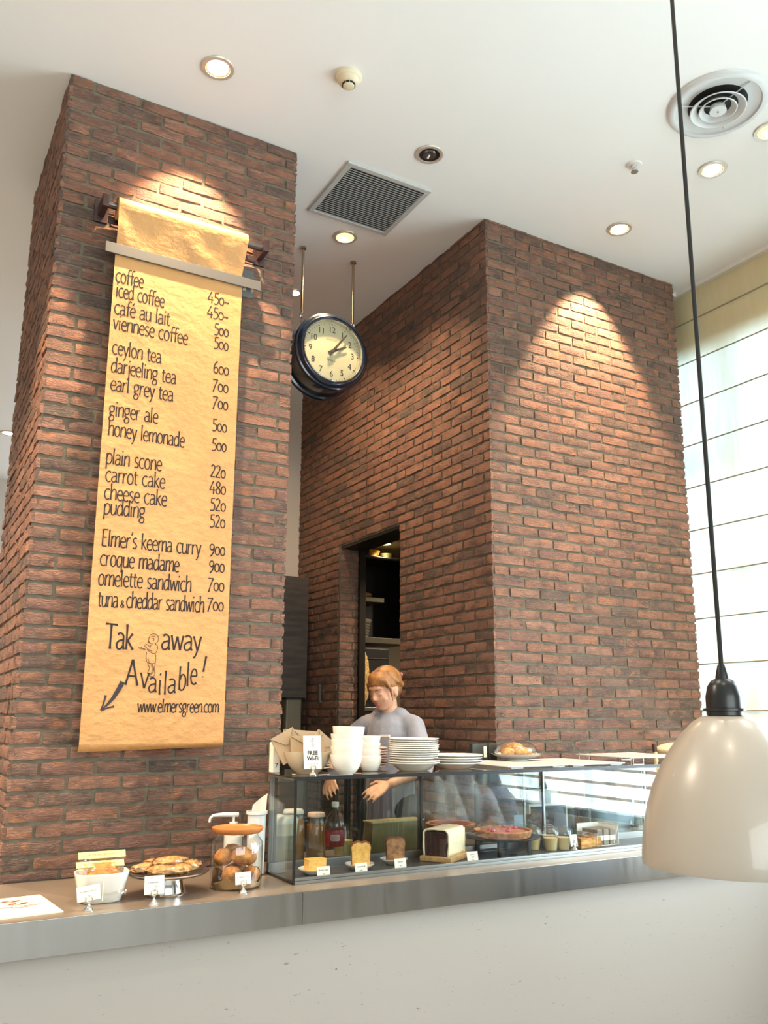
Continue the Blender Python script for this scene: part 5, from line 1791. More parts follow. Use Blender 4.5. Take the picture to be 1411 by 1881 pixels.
t = thing('cake_pedestal', 'dark grey pedestal under the red glazed tart behind the case', 'cake stand', (2.455, 3.645, CT))
MB().lathe([(0.001, 0), (0.07, 0), (0.07, 0.006), (0.02, 0.016), (0.018, 0.085), (0.13, 0.094), (0.13, 0.100), (0.001, 0.100)], 48).obj('pedestal_body', M['greymetal'], t, smooth=45)
tart(2.455, 3.645, 0.122, 0.1003, 'red glazed round tart on a pedestal behind the chocolate cake')
cof = pbr('milky_coffee', (126, 88, 50), 0.3)
c0 = None
for i, (x, y) in enumerate(((2.630, 3.600), (2.700, 3.655), (2.768, 3.610))):
    lb = 'domed plastic cup of milky coffee, %s of three behind the tart stand' % ['left', 'middle', 'right'][i]
    if c0 is None:
        c0 = t = thing('coffee_cup', lb, 'drink cup', (x, y, CT), group='coffee cups behind the case')
        MB().lathe([(0.001, 0), (0.027, 0), (0.039, 0.095), (0.040, 0.097)], 32).obj('cup', cupf, t, smooth=50)
        MB().lathe([(0.001, 0.002), (0.026, 0.002), (0.0355, 0.082), (0.001, 0.083)], 32).obj('coffee', cof, t, smooth=50)
        MB().lathe([(0.0405, 0.0972), (0.038, 0.115), (0.024, 0.130), (0.001, 0.135)], 32).obj('dome_lid', cupf, t, smooth=60)
    else:
        c = copy_tree(c0)
        c.location = (x, y, CT)
        c['label'] = lb
t = thing('notice_card', 'pale blue upright card between the coffee cups and brown bag', 'card', (2.845, 3.60, CT), R(-10))
MB().rbox((-0.03, -0.002, 0), (0.03, 0.002, 0.15), 0.001).obj('card', pbr('pale_blue_card', (186, 200, 224), 0.6), t)
MB().rbox((-0.03, 0.0022, 0), (0.03, 0.03, 0.004), 0.001).obj('card_foot', bpy.data.materials['pale_blue_card'], t)
t = thing('paper_bag', 'crumpled dark brown paper bag behind the pudding cups', 'paper bag', (2.965, 3.63, CT))
q = MB()
q.ball((0, 0, 0.075), (0.085, 0.05, 0.075), 28, 18, lambda d: 1 + 0.22 * noise.noise(d * 3.2) + 0.06 * noise.noise(d * 9))
q.obj('bag_body', pbr('dark_brown_paper', (104, 80, 64), 0.7, var=0.3, vscale=20, bump=0.004, bscale=30), t, smooth=30)
# lidded tubs stacked on a riser
t = thing('tub_riser', 'white riser shelf standing behind the brown paper bag', 'riser', (3.08, 3.70, CT))
MB().rbox((-0.13, -0.05, 0.178), (0.13, 0.05, 0.19), 0.002).rbox((-0.13, -0.05, 0), (-0.12, 0.05, 0.1775), 0.002).rbox((0.12, -0.05, 0), (0.13, 0.05, 0.1775), 0.002).obj('riser_body', M['white'], t)


def tub(x, y, z, w, d, h, lid, label, body=None, rz=0.0):
    t = thing('lidded_tub', label, 'food container', (x, y, z), rz)
    squircle(w, d, h, 0.85, 0.003, 'tub_body', body or pbr('milky_plastic', (214, 216, 210), 0.4), t, p=5)
    squircle(w * 1.06, d * 1.06, 0.012, 0.99, 0.003, 'lid', lid, t, p=5).location = (0, 0, h - 0.002)
    MB().rbox((-w / 2, -d / 2, h + 0.002), (w / 2, d / 2, h + 0.012), 0.004).obj('lid_panel', lid, t, smooth=50)
    return t


tub(3.06, 3.700, CT + 0.1905, 0.22, 0.09, 0.075, pbr('charcoal_lid', (70, 74, 78), 0.4), 'white tub with charcoal lid on the riser behind the case')
tub(3.56, 3.690, CT, 0.30, 0.13, 0.15, pbr('blue_lid', (120, 158, 220), 0.35), 'large clear tub with bright blue lid at the right behind the case', body=pbr('bluish_clear_plastic', (176, 196, 214), 0.3))
for i, (x, y, c) in enumerate(((3.255, 3.690, (60, 62, 78)), (3.345, 3.660, (54, 48, 44)))):
    t = thing('squeeze_bottle', ['dark blue filled squeeze bottle beside the charcoal lidded tub', 'brown sauce squeeze bottle with pointed tip beside the blue lidded tub'][i], 'squeeze bottle', (x, y, CT))
    MB().lathe([(0.001, 0), (0.030, 0), (0.031, 0.004), (0.031, 0.140), (0.026, 0.155)], 28).obj('bottle_body', pbr('sauce_%d' % i, c, 0.35), t, smooth=45)
    MB().lathe([(0.029, 0.155), (0.029, 0.172), (0.012, 0.182), (0.005, 0.192), (0.002, 0.225), (0.001, 0.225)], 24).obj('nozzle', pbr('nozzle_%d' % i, (214, 204, 180), 0.4), t, smooth=45)
# herbs
t = thing('herb_tray', 'low tray of green herbs behind the right half of the case', 'herb tray', (3.30, 3.60, CT))
MB().rbox((-0.15, -0.035, 0), (0.15, 0.035, 0.02), 0.003).obj('tray', M['white'], t)
q = MB()
rnd = random.Random(12)
for i in range(420):
    x, y = rnd.uniform(-0.145, 0.145), rnd.uniform(-0.034, 0.034)
    a, l = rnd.uniform(0, 6.28), rnd.uniform(0.008, 0.016)
    z = rnd.uniform(0.022, 0.055)
    dx, dy = math.cos(a) * l, math.sin(a) * l
    q.add([(x, y, z), (x + dx - dy * 0.3, y + dy + dx * 0.3, z + l * 0.5), (x + dx * 1.6, y + dy * 1.6, z + l * 0.3), (x + dx + dy * 0.3, y + dy - dx * 0.3, z + l * 0.5)], [(0, 1, 2, 3)])
h_ = q.obj('herb_leaves', pbr('herb_green', (74, 122, 60), 0.6, rgb2=(40, 84, 36), vscale=60), t)
h_['kind'] = 'stuff'
# dark granite pad, stack of cups, glasses, paddle, bar, pastry dome
t = thing('paper_cups', 'stack of white paper cups behind the right end of the case', 'cup stack', (3.735, 3.640, CT))
for i in range(6):
    MB().lathe([(0.001, 0.0), (0.030, 0.0), (0.044, 0.090), (0.047, 0.092), (0.045, 0.096)], 32, (0, 0, i * 0.012)).obj('cup', M['white'], t, smooth=45)
t = thing('coffee_glass', 'small glass of black coffee beside the paper cups', 'glass', (3.650, 3.600, CT))
MB().lathe([(0.001, 0), (0.026, 0), (0.030, 0.09)], 24).obj('tumbler', cupf, t, smooth=50)
MB().lathe([(0.001, 0.003), (0.0245, 0.003), (0.0268, 0.055), (0.001, 0.055)], 24).obj('coffee', M['black'], t, smooth=50)
t = thing('bread_paddle', 'long pale wooden paddle leaning upright at the right pier, dark tipped', 'paddle', (3.83, 3.55, CT))
MB().tube([(0, 0, 0), (0.05, 0.09, 0.44)], 0.012, 14).obj('handle', pbr('pale_stick', (206, 176, 128), 0.5), t, smooth=50)
MB().tube([(0.0505, 0.091, 0.4405), (0.055, 0.099, 0.485)], 0.0135, 14).obj('grip', pbr('dark_grip', (70, 42, 34), 0.4), t, smooth=50)
t = thing('slanted_board', 'cream board leaning on a slant between the tub and paddle', 'board', (3.80, 3.685, CT))
q = MB()
q.m = Matrix.Translation((0.0, 0, 0.19)) @ Matrix.Rotation(R(24), 4, 'Y')
q.rbox((-0.11, -0.02, -0.014), (0.12, 0.02, 0.014), 0.002)
q.obj('board', pbr('cream_board', (206, 204, 176), 0.5), t)
MB().rbox((-0.095, -0.015, 0.0), (-0.075, 0.015, 0.21), 0.002).rbox((0.075, -0.015, 0.0), (0.095, 0.015, 0.13), 0.002).obj('support', M['alu'], t)
t = thing('table_lamp', 'rounded cream lamp shade beside the raised wire rack', 'lamp', (4.06, 3.62, CT))
MB().lathe([(0.001, 0.0), (0.06, 0.0), (0.06, 0.012), (0.008, 0.02), (0.008, 0.40)], 32).obj('stand', M['black'], t, smooth=45)
q = MB()
q.ball((0, 0, 0.45), (0.155, 0.12, 0.045), 36, 18, lambda d: 1.0 if d.z > -0.2 else 1.0 + 0.1 * d.z)
q.obj('lamp_shade', pbr('cream_shade', (244, 218, 176), 0.35), t, smooth=60)

# ------------------------------------------------------------------ back wall cabinet and counter
wood = pbr('grey_brown_wood', (78, 68, 58), 0.55, rgb2=(58, 50, 44), vscale=6, stretch=(1, 1, 7))
t = thing('wall_cabinet', 'tall grey-brown wooden wall cabinet between the two brick piers', 'cabinet', (2.44, 6.08, 1.72))
MB().rbox((-0.34, 0.02, 0.0), (0.34, 0.368, 0.93), 0.003).obj('cabinet_body', wood, t)
MB().rbox((-0.34, 0.0, 0.0), (0.338, 0.018, 0.93), 0.003).obj('door', wood, t)
t = thing('back_counter', 'dark back counter under the wall cabinet', 'counter', (2.1, 6.1, 0.22))
MB().rbox((-0.68, 0, 0), (0.72, 0.34, 1.02), 0.005).obj('cabinet_body', pbr('dark_counter', (56, 50, 46), 0.5), t)
MB().rbox((-0.68, -0.02, 1.021), (0.72, 0.34, 1.05), 0.004).obj('counter_top', M['greymetal'], t)
gb = pbr('beige_metal', (140, 130, 108), 0.45, 0.3)
for i, (x, w, h, c) in enumerate(((2.33, 0.13, 0.43, 'grey upright machine housing on the back counter'), (2.54, 0.18, 0.36, 'beige metal canister, lower one on the back counter'), (2.70, 0.13, 0.44, 'beige metal canister, taller one near the brick wall'))):
    t = thing('metal_canister', c, 'canister', (x, 6.2 + 0.06 * (i % 2), 1.271))
    MB().rbox((-w / 2, -0.07, 0), (w / 2, 0.07, h), 0.012, 3).obj('canister_body', gb if i else pbr('grey_housing', (84, 78, 66), 0.5), t, smooth=50)
    MB().rbox((-w / 2 - 0.002, -0.072, h + 0.0005), (w / 2 + 0.002, 0.072, h + 0.014), 0.005, 2).obj('lid', M['greymetal'], t, smooth=50)
t = thing('green_cup', 'yellow-green paper cup beside the shoulder of the barista', 'cup', (2.18, 4.60, 1.271))
MB().shell([(0.028, 0), (0.042, 0.10)], 0.001, 28).obj('cup', pbr('lime_paper', (196, 200, 70), 0.5), t, smooth=50)
t = thing('service_table', 'dark service table behind the barista', 'table', (2.15, 4.62, 0.22))
MB().rbox((-0.35, -0.2, 1.02), (0.35, 0.2, 1.05), 0.004).obj('table_top', M['greymetal'], t)
for a in (-0.33, 0.33):
    for b in (-0.18, 0.18):
        MB().box((a - 0.015, b - 0.015, 0), (a + 0.015, b + 0.015, 1.0195)).obj('leg', M['darkmetal'], t)
t = thing('door_handle_plate', 'small steel bracket on the dark brick wall left of the doorway', 'wall bracket', (2.838, 5.95, 1.70))
MB().rbox((-0.018, -0.012, 0.0), (-0.002, 0.012, 0.12), 0.002).rbox((-0.022, -0.030, -0.02), (-0.002, 0.030, -0.001), 0.002).obj('bracket', M['greymetal'], t, smooth=40)

# ------------------------------------------------------------------ kitchen seen through the doorway
dk = pbr('black_cabinet', (24, 21, 19), 0.45)
t = thing('kitchen_shelving', 'black open kitchen shelving with an open glazed door', 'shelving', (3.02, 5.76, 1.95))
q = MB().rbox((0, 0.30, 0.18), (0.46, 0.32, 0.86), 0.002)
q.obj('back_panel', dk, t)
MB().rbox((0.45, 0, 0.18), (0.47, 0.30, 0.86), 0.002).obj('side_panel', dk, t)
MB().rbox((0.0, 0, 0.84), (0.4495, 0.30, 0.86), 0.002).obj('top_panel', dk, t)
MB().rbox((0, -0.02, 0.18), (0.4495, 0.30, 0.225), 0.003).obj('shelf', pbr('brown_shelf_edge', (74, 64, 46), 0.5), t)
MB().rbox((0, 0, 0.50), (0.26, 0.29, 0.535), 0.003).obj('shelf', pbr('steel_shelf_edge', (110, 104, 84), 0.4, 0.4), t)
q = MB()
q.m = Matrix.Translation((0.45, 0.0, 0.20)) @ Matrix.Rotation(R(-62), 4, 'Z')
q.rbox((0.0, -0.018, 0.0), (0.04, 0.0, 0.60), 0.002).rbox((0.22, -0.018, 0.0), (0.26, 0.0, 0.60), 0.002).rbox((0.041, -0.018, 0.0), (0.219, 0.0, 0.04), 0.002).rbox((0.041, -0.018, 0.56), (0.219, 0.0, 0.60), 0.002)
q.obj('door', pbr('brown_door_frame', (104, 92, 66), 0.4, 0.3), t)
for k in range(5):
    q = MB()
    q.m = Matrix.Translation((0.45, 0.0, 0.20)) @ Matrix.Rotation(R(-62), 4, 'Z')
    q.box((0.05, -0.012, 0.05 + k * 0.1), (0.10, -0.008, 0.142 + k * 0.1))
    q.obj('label_strip', pbr('ivory_strip', (188, 176, 132), 0.5) if k == 0 else bpy.data.materials['ivory_strip'], t)
bm_ = pbr('woven_grey_plastic', (150, 138, 112), 0.5)
t = thing('storage_basket', 'pale perforated plastic basket on the lower kitchen shelf', 'basket', (3.13, 5.88, 2.1755))
MB().shell([(0.062, 0.0), (0.066, 0.004), (0.085, 0.13), (0.090, 0.135), (0.090, 0.145)], 0.003, 28).obj('basket_body', bm_, t, smooth=45)
q = MB()
for j in range(5):
    for k in range(14):
        a = 2 * PI * k / 28 + PI
        r0 = 0.0675 + 0.0035 * j
        q.cbox((r0 * math.cos(a), r0 * math.sin(a), 0.025 + 0.022 * j), (0.008, 0.008, 0.010))
so = q.obj('basket_holes', dk, t)
so['kind'] = 'stuff'
t = thing('white_mug', 'white mug standing beside the pale basket on the kitchen shelf', 'mug', (3.055, 5.82, 2.1755))
MB().shell([(0.03, 0), (0.034, 0.13), (0.034, 0.16)], 0.002, 24).obj('mug_body', M['cream'], t, smooth=45)
t = thing('wrapped_loaf', 'film wrapped loaf on the upper kitchen shelf', 'bread', (3.14, 5.88, 2.486))
q = MB()
lumpy((0, 0, 0.028), (0.095, 0.05, 0.028), 0.15, 3, 4.4)(q)
q.obj('loaf_crust', pbr('dim_bread', (150, 108, 66), 0.6), t, smooth=60)
q = MB()
q.ball((0, 0, 0.032), (0.105, 0.06, 0.032), 20, 12, lambda d: 1 + 0.12 * noise.noise(d * 6))
q.obj('wrap_film', M['plastic'], t, smooth=30)
for i, (x, r, c) in enumerate(((3.10, 0.055, (140, 128, 92)), (3.215, 0.075, (176, 132, 56)), (3.36, 0.060, (134, 124, 78)))):
    t = thing('mixing_bowl', ['small tin bowl, left one on top of the kitchen shelving', 'brass coloured mixing bowl in the middle on top of the kitchen shelving', 'olive bowl, right one on top of the kitchen shelving'][i], 'bowl', (x, 5.87, 2.8105))
    MB().shell([(r * 0.5, 0), (r * 0.85, r * 0.35), (r, r * 0.8)], 0.002, 32).obj('bowl_body', pbr('kitchen_bowl_%d' % i, c, 0.25, 0.8), t, smooth=50)
t = thing('kitchen_downlight', 'bright round downlight in the low kitchen ceiling', 'ceiling light', (3.30, 5.80, 2.93))
MB().lathe([(0.050, -0.001), (0.052, -0.006), (0.060, -0.006), (0.062, -0.001)], 32).obj('trim_ring', M['ring'], t, smooth=40)
MB().lathe([(0.049, -0.004), (0.001, -0.005)], 32).obj('bulb', M['bulb_warm'], t)
d = bpy.data.lights.new('kitchen_beam', 'SPOT')
d.energy = 40
d.color = (1.0, 0.80, 0.55)
d.spot_size = R(150)
d.spot_blend = 1.0
d.shadow_soft_size = 0.05
o = bpy.data.objects.new('kitchen_beam', d)
o.parent = t
o.location = (0, 0, -0.03)
COL.objects.link(o)
kd = downlight(3.75, 4.95, 'added kitchen downlight lighting the shelves, unseen behind the pier', power=110, spot=150, blend=1.0, z=2.93, color=(1.0, 0.84, 0.62))  # second kitchen lamp, added to light the dark shelves from the front
t = thing('kitchen_counter', 'steel kitchen counter under the black shelving', 'counter', (3.02, 5.70, 0))
MB().rbox((0, 0, 0), (1.1, 0.64, 1.62), 0.004).obj('cabinet_body', pbr('steel_cabinet', (100, 96, 88), 0.4, 0.6), t)
MB().rbox((0, -0.02, 1.6205), (1.1, 0.64, 1.65), 0.003).obj('counter_top', M['alu'], t)
t = thing('black_crate', 'stacked black kitchen machine above the steel counter', 'kitchen machine', (3.14, 5.86, 1.6505))
MB().rbox((-0.05, -0.12, 0.0), (0.17, 0.10, 0.44), 0.004).obj('housing', dk, t)
for k in range(4):
    MB().rbox((-0.052, -0.126, 0.06 + k * 0.1), (0.172, -0.1205, 0.065 + k * 0.1), 0.001).obj('ridge', M['darkmetal'], t)
t = thing('chip_bag', 'clear bag of pale golden chips hanging by the doorway', 'snack bag', (3.075, 5.715, 1.6505))
q = MB()
q.ball((0.0, 0, 0.21), (0.052, 0.026, 0.20), 24, 18, lambda d: 1 + 0.16 * noise.noise(d * 5) + 0.08 * noise.noise(d * 14))
q.obj('chips', pbr('golden_chips', (226, 192, 120), 0.6, rgb2=(180, 130, 62), vscale=60, bump=0.004, bscale=70), t, smooth=30)
# ------------------------------------------------------------------ people
def blob(mb, voxel, name, mat, parent, smooth=4, factor=0.5):
    """fuse overlapping closed shapes into one continuous skin"""
    me = mb.mesh(name, mat)
    o = bpy.data.objects.new(name, me)
    COL.objects.link(o)
    r = o.modifiers.new('fuse', 'REMESH')
    r.mode = 'VOXEL'
    r.voxel_size = voxel
    if smooth:
        sm_ = o.modifiers.new('soften', 'SMOOTH')
        sm_.iterations = smooth
        sm_.factor = factor
    dg = bpy.context.evaluated_depsgraph_get()
    nm_ = bpy.data.meshes.new_from_object(o.evaluated_get(dg))
    nm_.name = name
    nm_.shade_smooth()
    if not nm_.materials:
        nm_.materials.append(mat)
    bpy.data.objects.remove(o)
    ob = bpy.data.objects.new(name, nm_)
    COL.objects.link(ob)
    ob.parent = parent
    return ob


def hand_parts(mb, wrist, d, palmn, s=1.0, curl=0.5):
    """palm and five bent fingers; d = hand direction, palmn = palm facing"""
    d = Vector(d).normalized()
    n = Vector(palmn)
    n = (n - d * n.dot(d)).normalized()
    side = d.cross(n).normalized()
    w = Vector(wrist)
    for k in (-1.5, -0.5, 0.5, 1.5):
        mb.capsule(w + d * 0.012, w + d * 0.082 + side * k * 0.0185, 0.0145, 0.0115, 8)
    L = (0.072, 0.080, 0.074, 0.058)
    for i, k in enumerate((-1.5, -0.5, 0.5, 1.5)):
        p = w + d * 0.085 + side * k * 0.0200
        dd = (d + side * k * 0.05).normalized()
        for j, f_ in enumerate((0.45, 0.32, 0.25)):
            a = curl * (0.35 + 0.55 * j)
            q_ = p + (dd * math.cos(a) + n * math.sin(a)) * L[i] * f_ * s
            mb.capsule(p, q_, 0.0088 - 0.001 * j, 0.0080 - 0.001 * j, 8)
            p = q_
    p = w + d * 0.025 - side * 0.024
    q_ = p + (d * 0.6 - side * 0.75 + n * 0.25).normalized() * 0.040
    mb.capsule(p, q_, 0.0125, 0.0105, 8)
    mb.capsule(q_, q_ + (d * 0.9 - side * 0.2 + n * 0.3).normalized() * 0.030, 0.0102, 0.0085, 8)


def head_parts(mb, Mh):
    """head, facing local -y, origin at the joint with the neck (base of skull)"""
    mb.m = Mh
    mb.ball((0, 0.012, 0.098), (0.074, 0.092, 0.094), 24, 16)          # skull
    mb.ball((0, -0.030, 0.060), (0.062, 0.062, 0.078), 24, 16)         # face
    mb.ball((0, -0.052, 0.006), (0.032, 0.028, 0.024), 16, 10)         # chin
    mb.ball((0, -0.020, 0.018), (0.050, 0.055, 0.040), 16, 10)         # jaw
    mb.ball((0.036, -0.060, 0.050), (0.022, 0.018, 0.024), 12, 8)      # cheeks
    mb.ball((-0.036, -0.060, 0.050), (0.022, 0.018, 0.024), 12, 8)
    mb.ball((0, -0.068, 0.108), (0.048, 0.022, 0.024), 16, 8)          # brow
    mb.capsule((0, -0.084, 0.088), (0, -0.100, 0.058), 0.007, 0.0105, 10)   # nose
    mb.ball((0.009, -0.092, 0.054), (0.0075, 0.008, 0.006), 8, 6)
    mb.ball((-0.009, -0.092, 0.054), (0.0075, 0.008, 0.006), 8, 6)
    mb.ball((0, -0.083, 0.032), (0.018, 0.009, 0.0055), 12, 8)         # lips
    mb.ball((0, -0.081, 0.025), (0.015, 0.009, 0.0055), 12, 8)
    for s in (-1, 1):
        mb.ball((0.029 * s, -0.072, 0.080), (0.015, 0.013, 0.010), 12, 8)    # eyelids
        mb.ball((0.072 * s, 0.006, 0.066), (0.008, 0.017, 0.030), 12, 10)    # ears
        mb.ball((0.076 * s, 0.012, 0.078), (0.006, 0.014, 0.016), 10, 8)
    mb.m = Matrix.Identity(4)


def face_details(Mh, parent, brow, lips=True):
    lash = bpy.data.materials.get('eyelash') or pbr('eyelash', (44, 30, 26), 0.6)
    for s in (-1, 1):
        q = MB()
        q.m = Mh
        q.tube([((0.029 + 0.014 * math.cos(a)) * s, -0.0855 + 0.006 * abs(math.cos(a)) - 0.001 * math.sin(a), 0.0765 - 0.003 * math.sin(a)) for a in [PI * k / 6 for k in range(7)]], 0.0013, 6)
        q.obj('eyelashes', lash, parent, smooth=60)
        q = MB()
        q.m = Mh
        q.tube([((0.012 + 0.032 * t) * s, -0.0905 + 0.018 * t * t, 0.101 + 0.006 * math.sin(PI * t * 0.8)) for t in [k / 5 for k in range(6)]], [0.0018, 0.0024, 0.0024, 0.002, 0.0016, 0.001], 6)
        q.obj('eyebrow', brow, parent, smooth=60)
    if lips:
        q = MB()
        q.m = Mh
        q.ball((0, -0.0885, 0.0325), (0.0165, 0.0055, 0.0042), 14, 8).ball((0, -0.0870, 0.0255), (0.0135, 0.0055, 0.0046), 14, 8)
        q.obj('lips', bpy.data.materials.get('lip_colour') or pbr('lip_colour', (178, 108, 94), 0.45), parent, smooth=60)


skin = pbr('warm_skin', (214, 160, 128), 0.5, sss=0.12)


def torso_frame(loc, rz):
    return Matrix.Translation(loc) @ Matrix.Rotation(rz, 4, 'Z')


def MT(M_, p):
    return M_ @ Vector(p)


# --- barista behind the counter, looking down at her hands
bar = thing('person', 'barista with ginger-blond pinned hair looking down, in grey t-shirt', 'person', (2.385, 4.12, 0.22))
BT = Matrix.Rotation(R(-56), 4, 'Z')          # torso facing mostly camera-left
NK = Vector((0.0, -0.010, 1.405))              # neck base in the torso frame
Mh = BT @ Matrix.Translation((0.0, -0.028, 1.435)) @ Matrix.Rotation(R(-14), 4, 'Z') @ Matrix.Rotation(R(20), 4, 'X')
b = MB()
b.m = BT
b.capsule((0, 0.0, 0.90), (0, 0.01, 1.05), 0.125, 0.118)
b.capsule((0, 0.01, 1.05), (0, 0.01, 1.26), 0.112, 0.118)
b.capsule((-0.10, 0.0, 1.325), (0.10, 0.0, 1.325), 0.052, 0.052)
b.capsule((0, 0.0, 1.34), (0, -0.022, 1.45), 0.050, 0.046)
arms = {}
for s in (-1, 1):
    sh_ = Vector((0.146 * s, 0.0, 1.318))
    el = Vector((0.222 * s, -0.045, 1.10)) if s > 0 else Vector((-0.31, -0.05, 1.17))
    wr_ = Vector((0.13, -0.26, 1.035)) if s > 0 else Vector((-0.20, -0.29, 1.06))
    arms[s] = (sh_, el, wr_)
    b.capsule(sh_, el, 0.044, 0.036)
    b.capsule(el, wr_, 0.036, 0.024)
    hand_parts(b, wr_, (wr_ - el) + Vector((-0.05 * s, -0.05, -0.04)), (-s * 0.6, 0, -0.8))
    b.capsule((0.075 * s, 0, 0.86), (0.085 * s, -0.01, 0.47), 0.078, 0.052)
    b.capsule((0.085 * s, -0.01, 0.47), (0.09 * s, 0.015, 0.09), 0.052, 0.036)
    b.capsule((0.09 * s, 0.02, 0.045), (0.10 * s, -0.12, 0.032), 0.040, 0.030)
head_parts(b, Mh)
body = blob(b, 0.0062, 'body', skin, bar, smooth=3)
hairm = pbr('ginger_blond_hair', (178, 122, 66), 0.42, rgb2=(128, 84, 46), vscale=26, bump=0.0015, bscale=60)
face_details(Mh, body, pbr('brow_brown', (110, 74, 44), 0.7))
# hair: cap, swept fringe, side locks and a pinned twist
h = MB()
h.m = Mh
h.ball((0, 0.026, 0.122), (0.083, 0.094, 0.083), 28, 18)
h.ball((0, 0.050, 0.070), (0.070, 0.060, 0.055), 20, 14)
h.ball((0, -0.016, 0.148), (0.070, 0.070, 0.050), 22, 14)
rnd = random.Random(5)
for k in range(15):
    u = -1 + 2 * k / 14
    p0 = (0.030 * u + 0.02, -0.020, 0.196 - 0.012 * abs(u))
    p1 = (0.062 * u + 0.006, -0.076 + 0.028 * u * u, 0.160 - 0.018 * abs(u))
    p2 = (0.076 * u - 0.002, -0.089 + 0.052 * u * u, 0.128 - 0.026 * abs(u) + rnd.uniform(-0.008, 0.005))
    h.tube([p0, p1, p2], [0.009, 0.008, 0.002], 8)
for s in (-1, 1):
    h.tube([(0.066 * s, -0.045, 0.135), (0.078 * s, -0.040, 0.095), (0.074 * s, -0.036, 0.040), (0.066 * s, -0.040, 0.005)], [0.012, 0.009, 0.004, 0.001], 8)
    h.tube([(0.070 * s, 0.0, 0.15), (0.083 * s, 0.025, 0.115), (0.070 * s, 0.07, 0.085), (0.03 * s, 0.112, 0.085)], [0.010, 0.011, 0.014, 0.012], 8)
h.ball((0.0, 0.118, 0.098), (0.032, 0.026, 0.040), 16, 12)
blob(h, 0.0042, 'hair', hairm, bar, smooth=3)
st = MB()
st.m = Mh
for k in range(26):
    u = -1 + 2 * k / 25
    st.tube([(0.075 * u, -0.050 + 0.05 * abs(u), 0.185 - 0.05 * abs(u)), (0.092 * u * 0.9, 0.02, 0.196 - 0.07 * u * u), (0.070 * u, 0.085, 0.160 - 0.04 * u * u), (0.02 * u, 0.125, 0.105)], 0.0016, 4)
s_ = st.obj('loose_strands', hairm, bar, smooth=60)
s_['kind'] = 'stuff'
cl = MB()
cl.m = Mh
cl.rbox((-0.012, 0.128, 0.085), (0.012, 0.150, 0.125), 0.005)
cl.ball((0.012, 0.150, 0.118), (0.011, 0.006, 0.011), 12, 8).ball((-0.010, 0.150, 0.100), (0.009, 0.006, 0.009), 12, 8)
cl.obj('hair_clip', pbr('pink_clip', (214, 150, 140), 0.3), bar, smooth=50)
# t-shirt with wide elbow sleeves
c_ = MB()
c_.m = BT
c_.capsule((0, 0.0, 0.86), (0, 0.01, 1.05), 0.140, 0.132)
c_.capsule((0, 0.01, 1.05), (0, 0.008, 1.28), 0.130, 0.128)
c_.capsule((-0.118, 0.004, 1.322), (0.118, 0.004, 1.322), 0.062, 0.062)
c_.capsule((-0.06, 0.002, 1.365), (0.06, 0.002, 1.365), 0.052, 0.052)
for s in (-1, 1):
    sh_, el, wr_ = arms[s]
    c_.capsule(sh_, sh_.lerp(el, 0.88), 0.056, 0.064)
shirtm = pbr('grey_cotton', (150, 150, 158), 0.85, var=0.10, vscale=10, bump=0.012, bscale=9, sheen=0.2)
blob(c_, 0.008, 't_shirt', shirtm, bar, smooth=5)
ap = MB()


def apron(u, v):
    a = (u - 0.5) * (1.5 - 0.4 * (1 - v))
    z = 1.06 - 0.60 * v
    r = 0.148 if v < 0.5 else 0.150
    wv = 0.004 * math.sin(u * 19 + v * 3)
    k = 0.80 if v < 0.4 else 1.0
    return BT @ Vector(((r + 0.006) * math.sin(a) * k * 1.0, -(r + 0.008 + wv) * math.cos(a) + (0.012 if v > 0.1 else 0.02), z))


ap.grid(apron, 18, 24)
ao = ap.obj('apron', pbr('mauve_grey_apron', (112, 102, 116), 0.8, var=0.06, vscale=12), bar, smooth=70)
md = ao.modifiers.new('cloth', 'SOLIDIFY')
md.thickness = 0.003
q = MB()
q.m = BT
q.box((0.015, -0.150, 1.262), (0.068, -0.137, 1.273))
q.obj('shirt_print', M['cardpaper'], bar)
tr = MB()
tr.m = BT
tr.capsule((-0.06, 0, 0.88), (0.06, 0, 0.88), 0.115, 0.115)
for s in (-1, 1):
    tr.capsule((0.075 * s, 0, 0.84), (0.085 * s, -0.01, 0.47), 0.092, 0.066)
    tr.capsule((0.085 * s, -0.01, 0.47), (0.09 * s, 0.015, 0.12), 0.066, 0.055)
blob(tr, 0.010, 'trousers', pbr('black_trousers', (34, 34, 38), 0.8), bar, smooth=3)
sh = MB()
sh.m = BT
for s in (-1, 1):
    sh.capsule((0.09 * s, 0.03, 0.050), (0.10 * s, -0.13, 0.038), 0.048, 0.037)
blob(sh, 0.009, 'shoes', M['blackmatte'], bar, smooth=2)


# --- seated customers at the window table (they show as reflections in the case glass)
def chair(loc, rz, label):
    t = thing('cafe_chair', label, 'chair', loc, rz, 'cafe chairs by the window')
    MB().rbox((-0.21, -0.20, 0.43), (0.21, 0.21, 0.455), 0.010).obj('seat', pbr('chair_brown', (70, 56, 48), 0.5), t, smooth=50)
    MB().rbox((-0.20, 0.205, 0.60), (0.20, 0.225, 0.84), 0.009).obj('backrest', bpy.data.materials['chair_brown'], t, smooth=50)
    for x in (-0.19, 0.19):
        MB().tube([(x, -0.18, 0), (x * 0.95, -0.17, 0.4295)], 0.011, 10).obj('leg', M['darkmetal'], t, smooth=50)
        MB().tube([(x, 0.24, 0), (x * 0.97, 0.212, 0.4295)], 0.011, 10).obj('leg', M['darkmetal'], t, smooth=50)
        MB().tube([(x * 0.97, 0.19, 0.456), (x * 0.97, 0.236, 0.86), (0, 0.240, 0.885)], 0.011, 10).obj('back_post', M['darkmetal'], t, smooth=50)
    return t


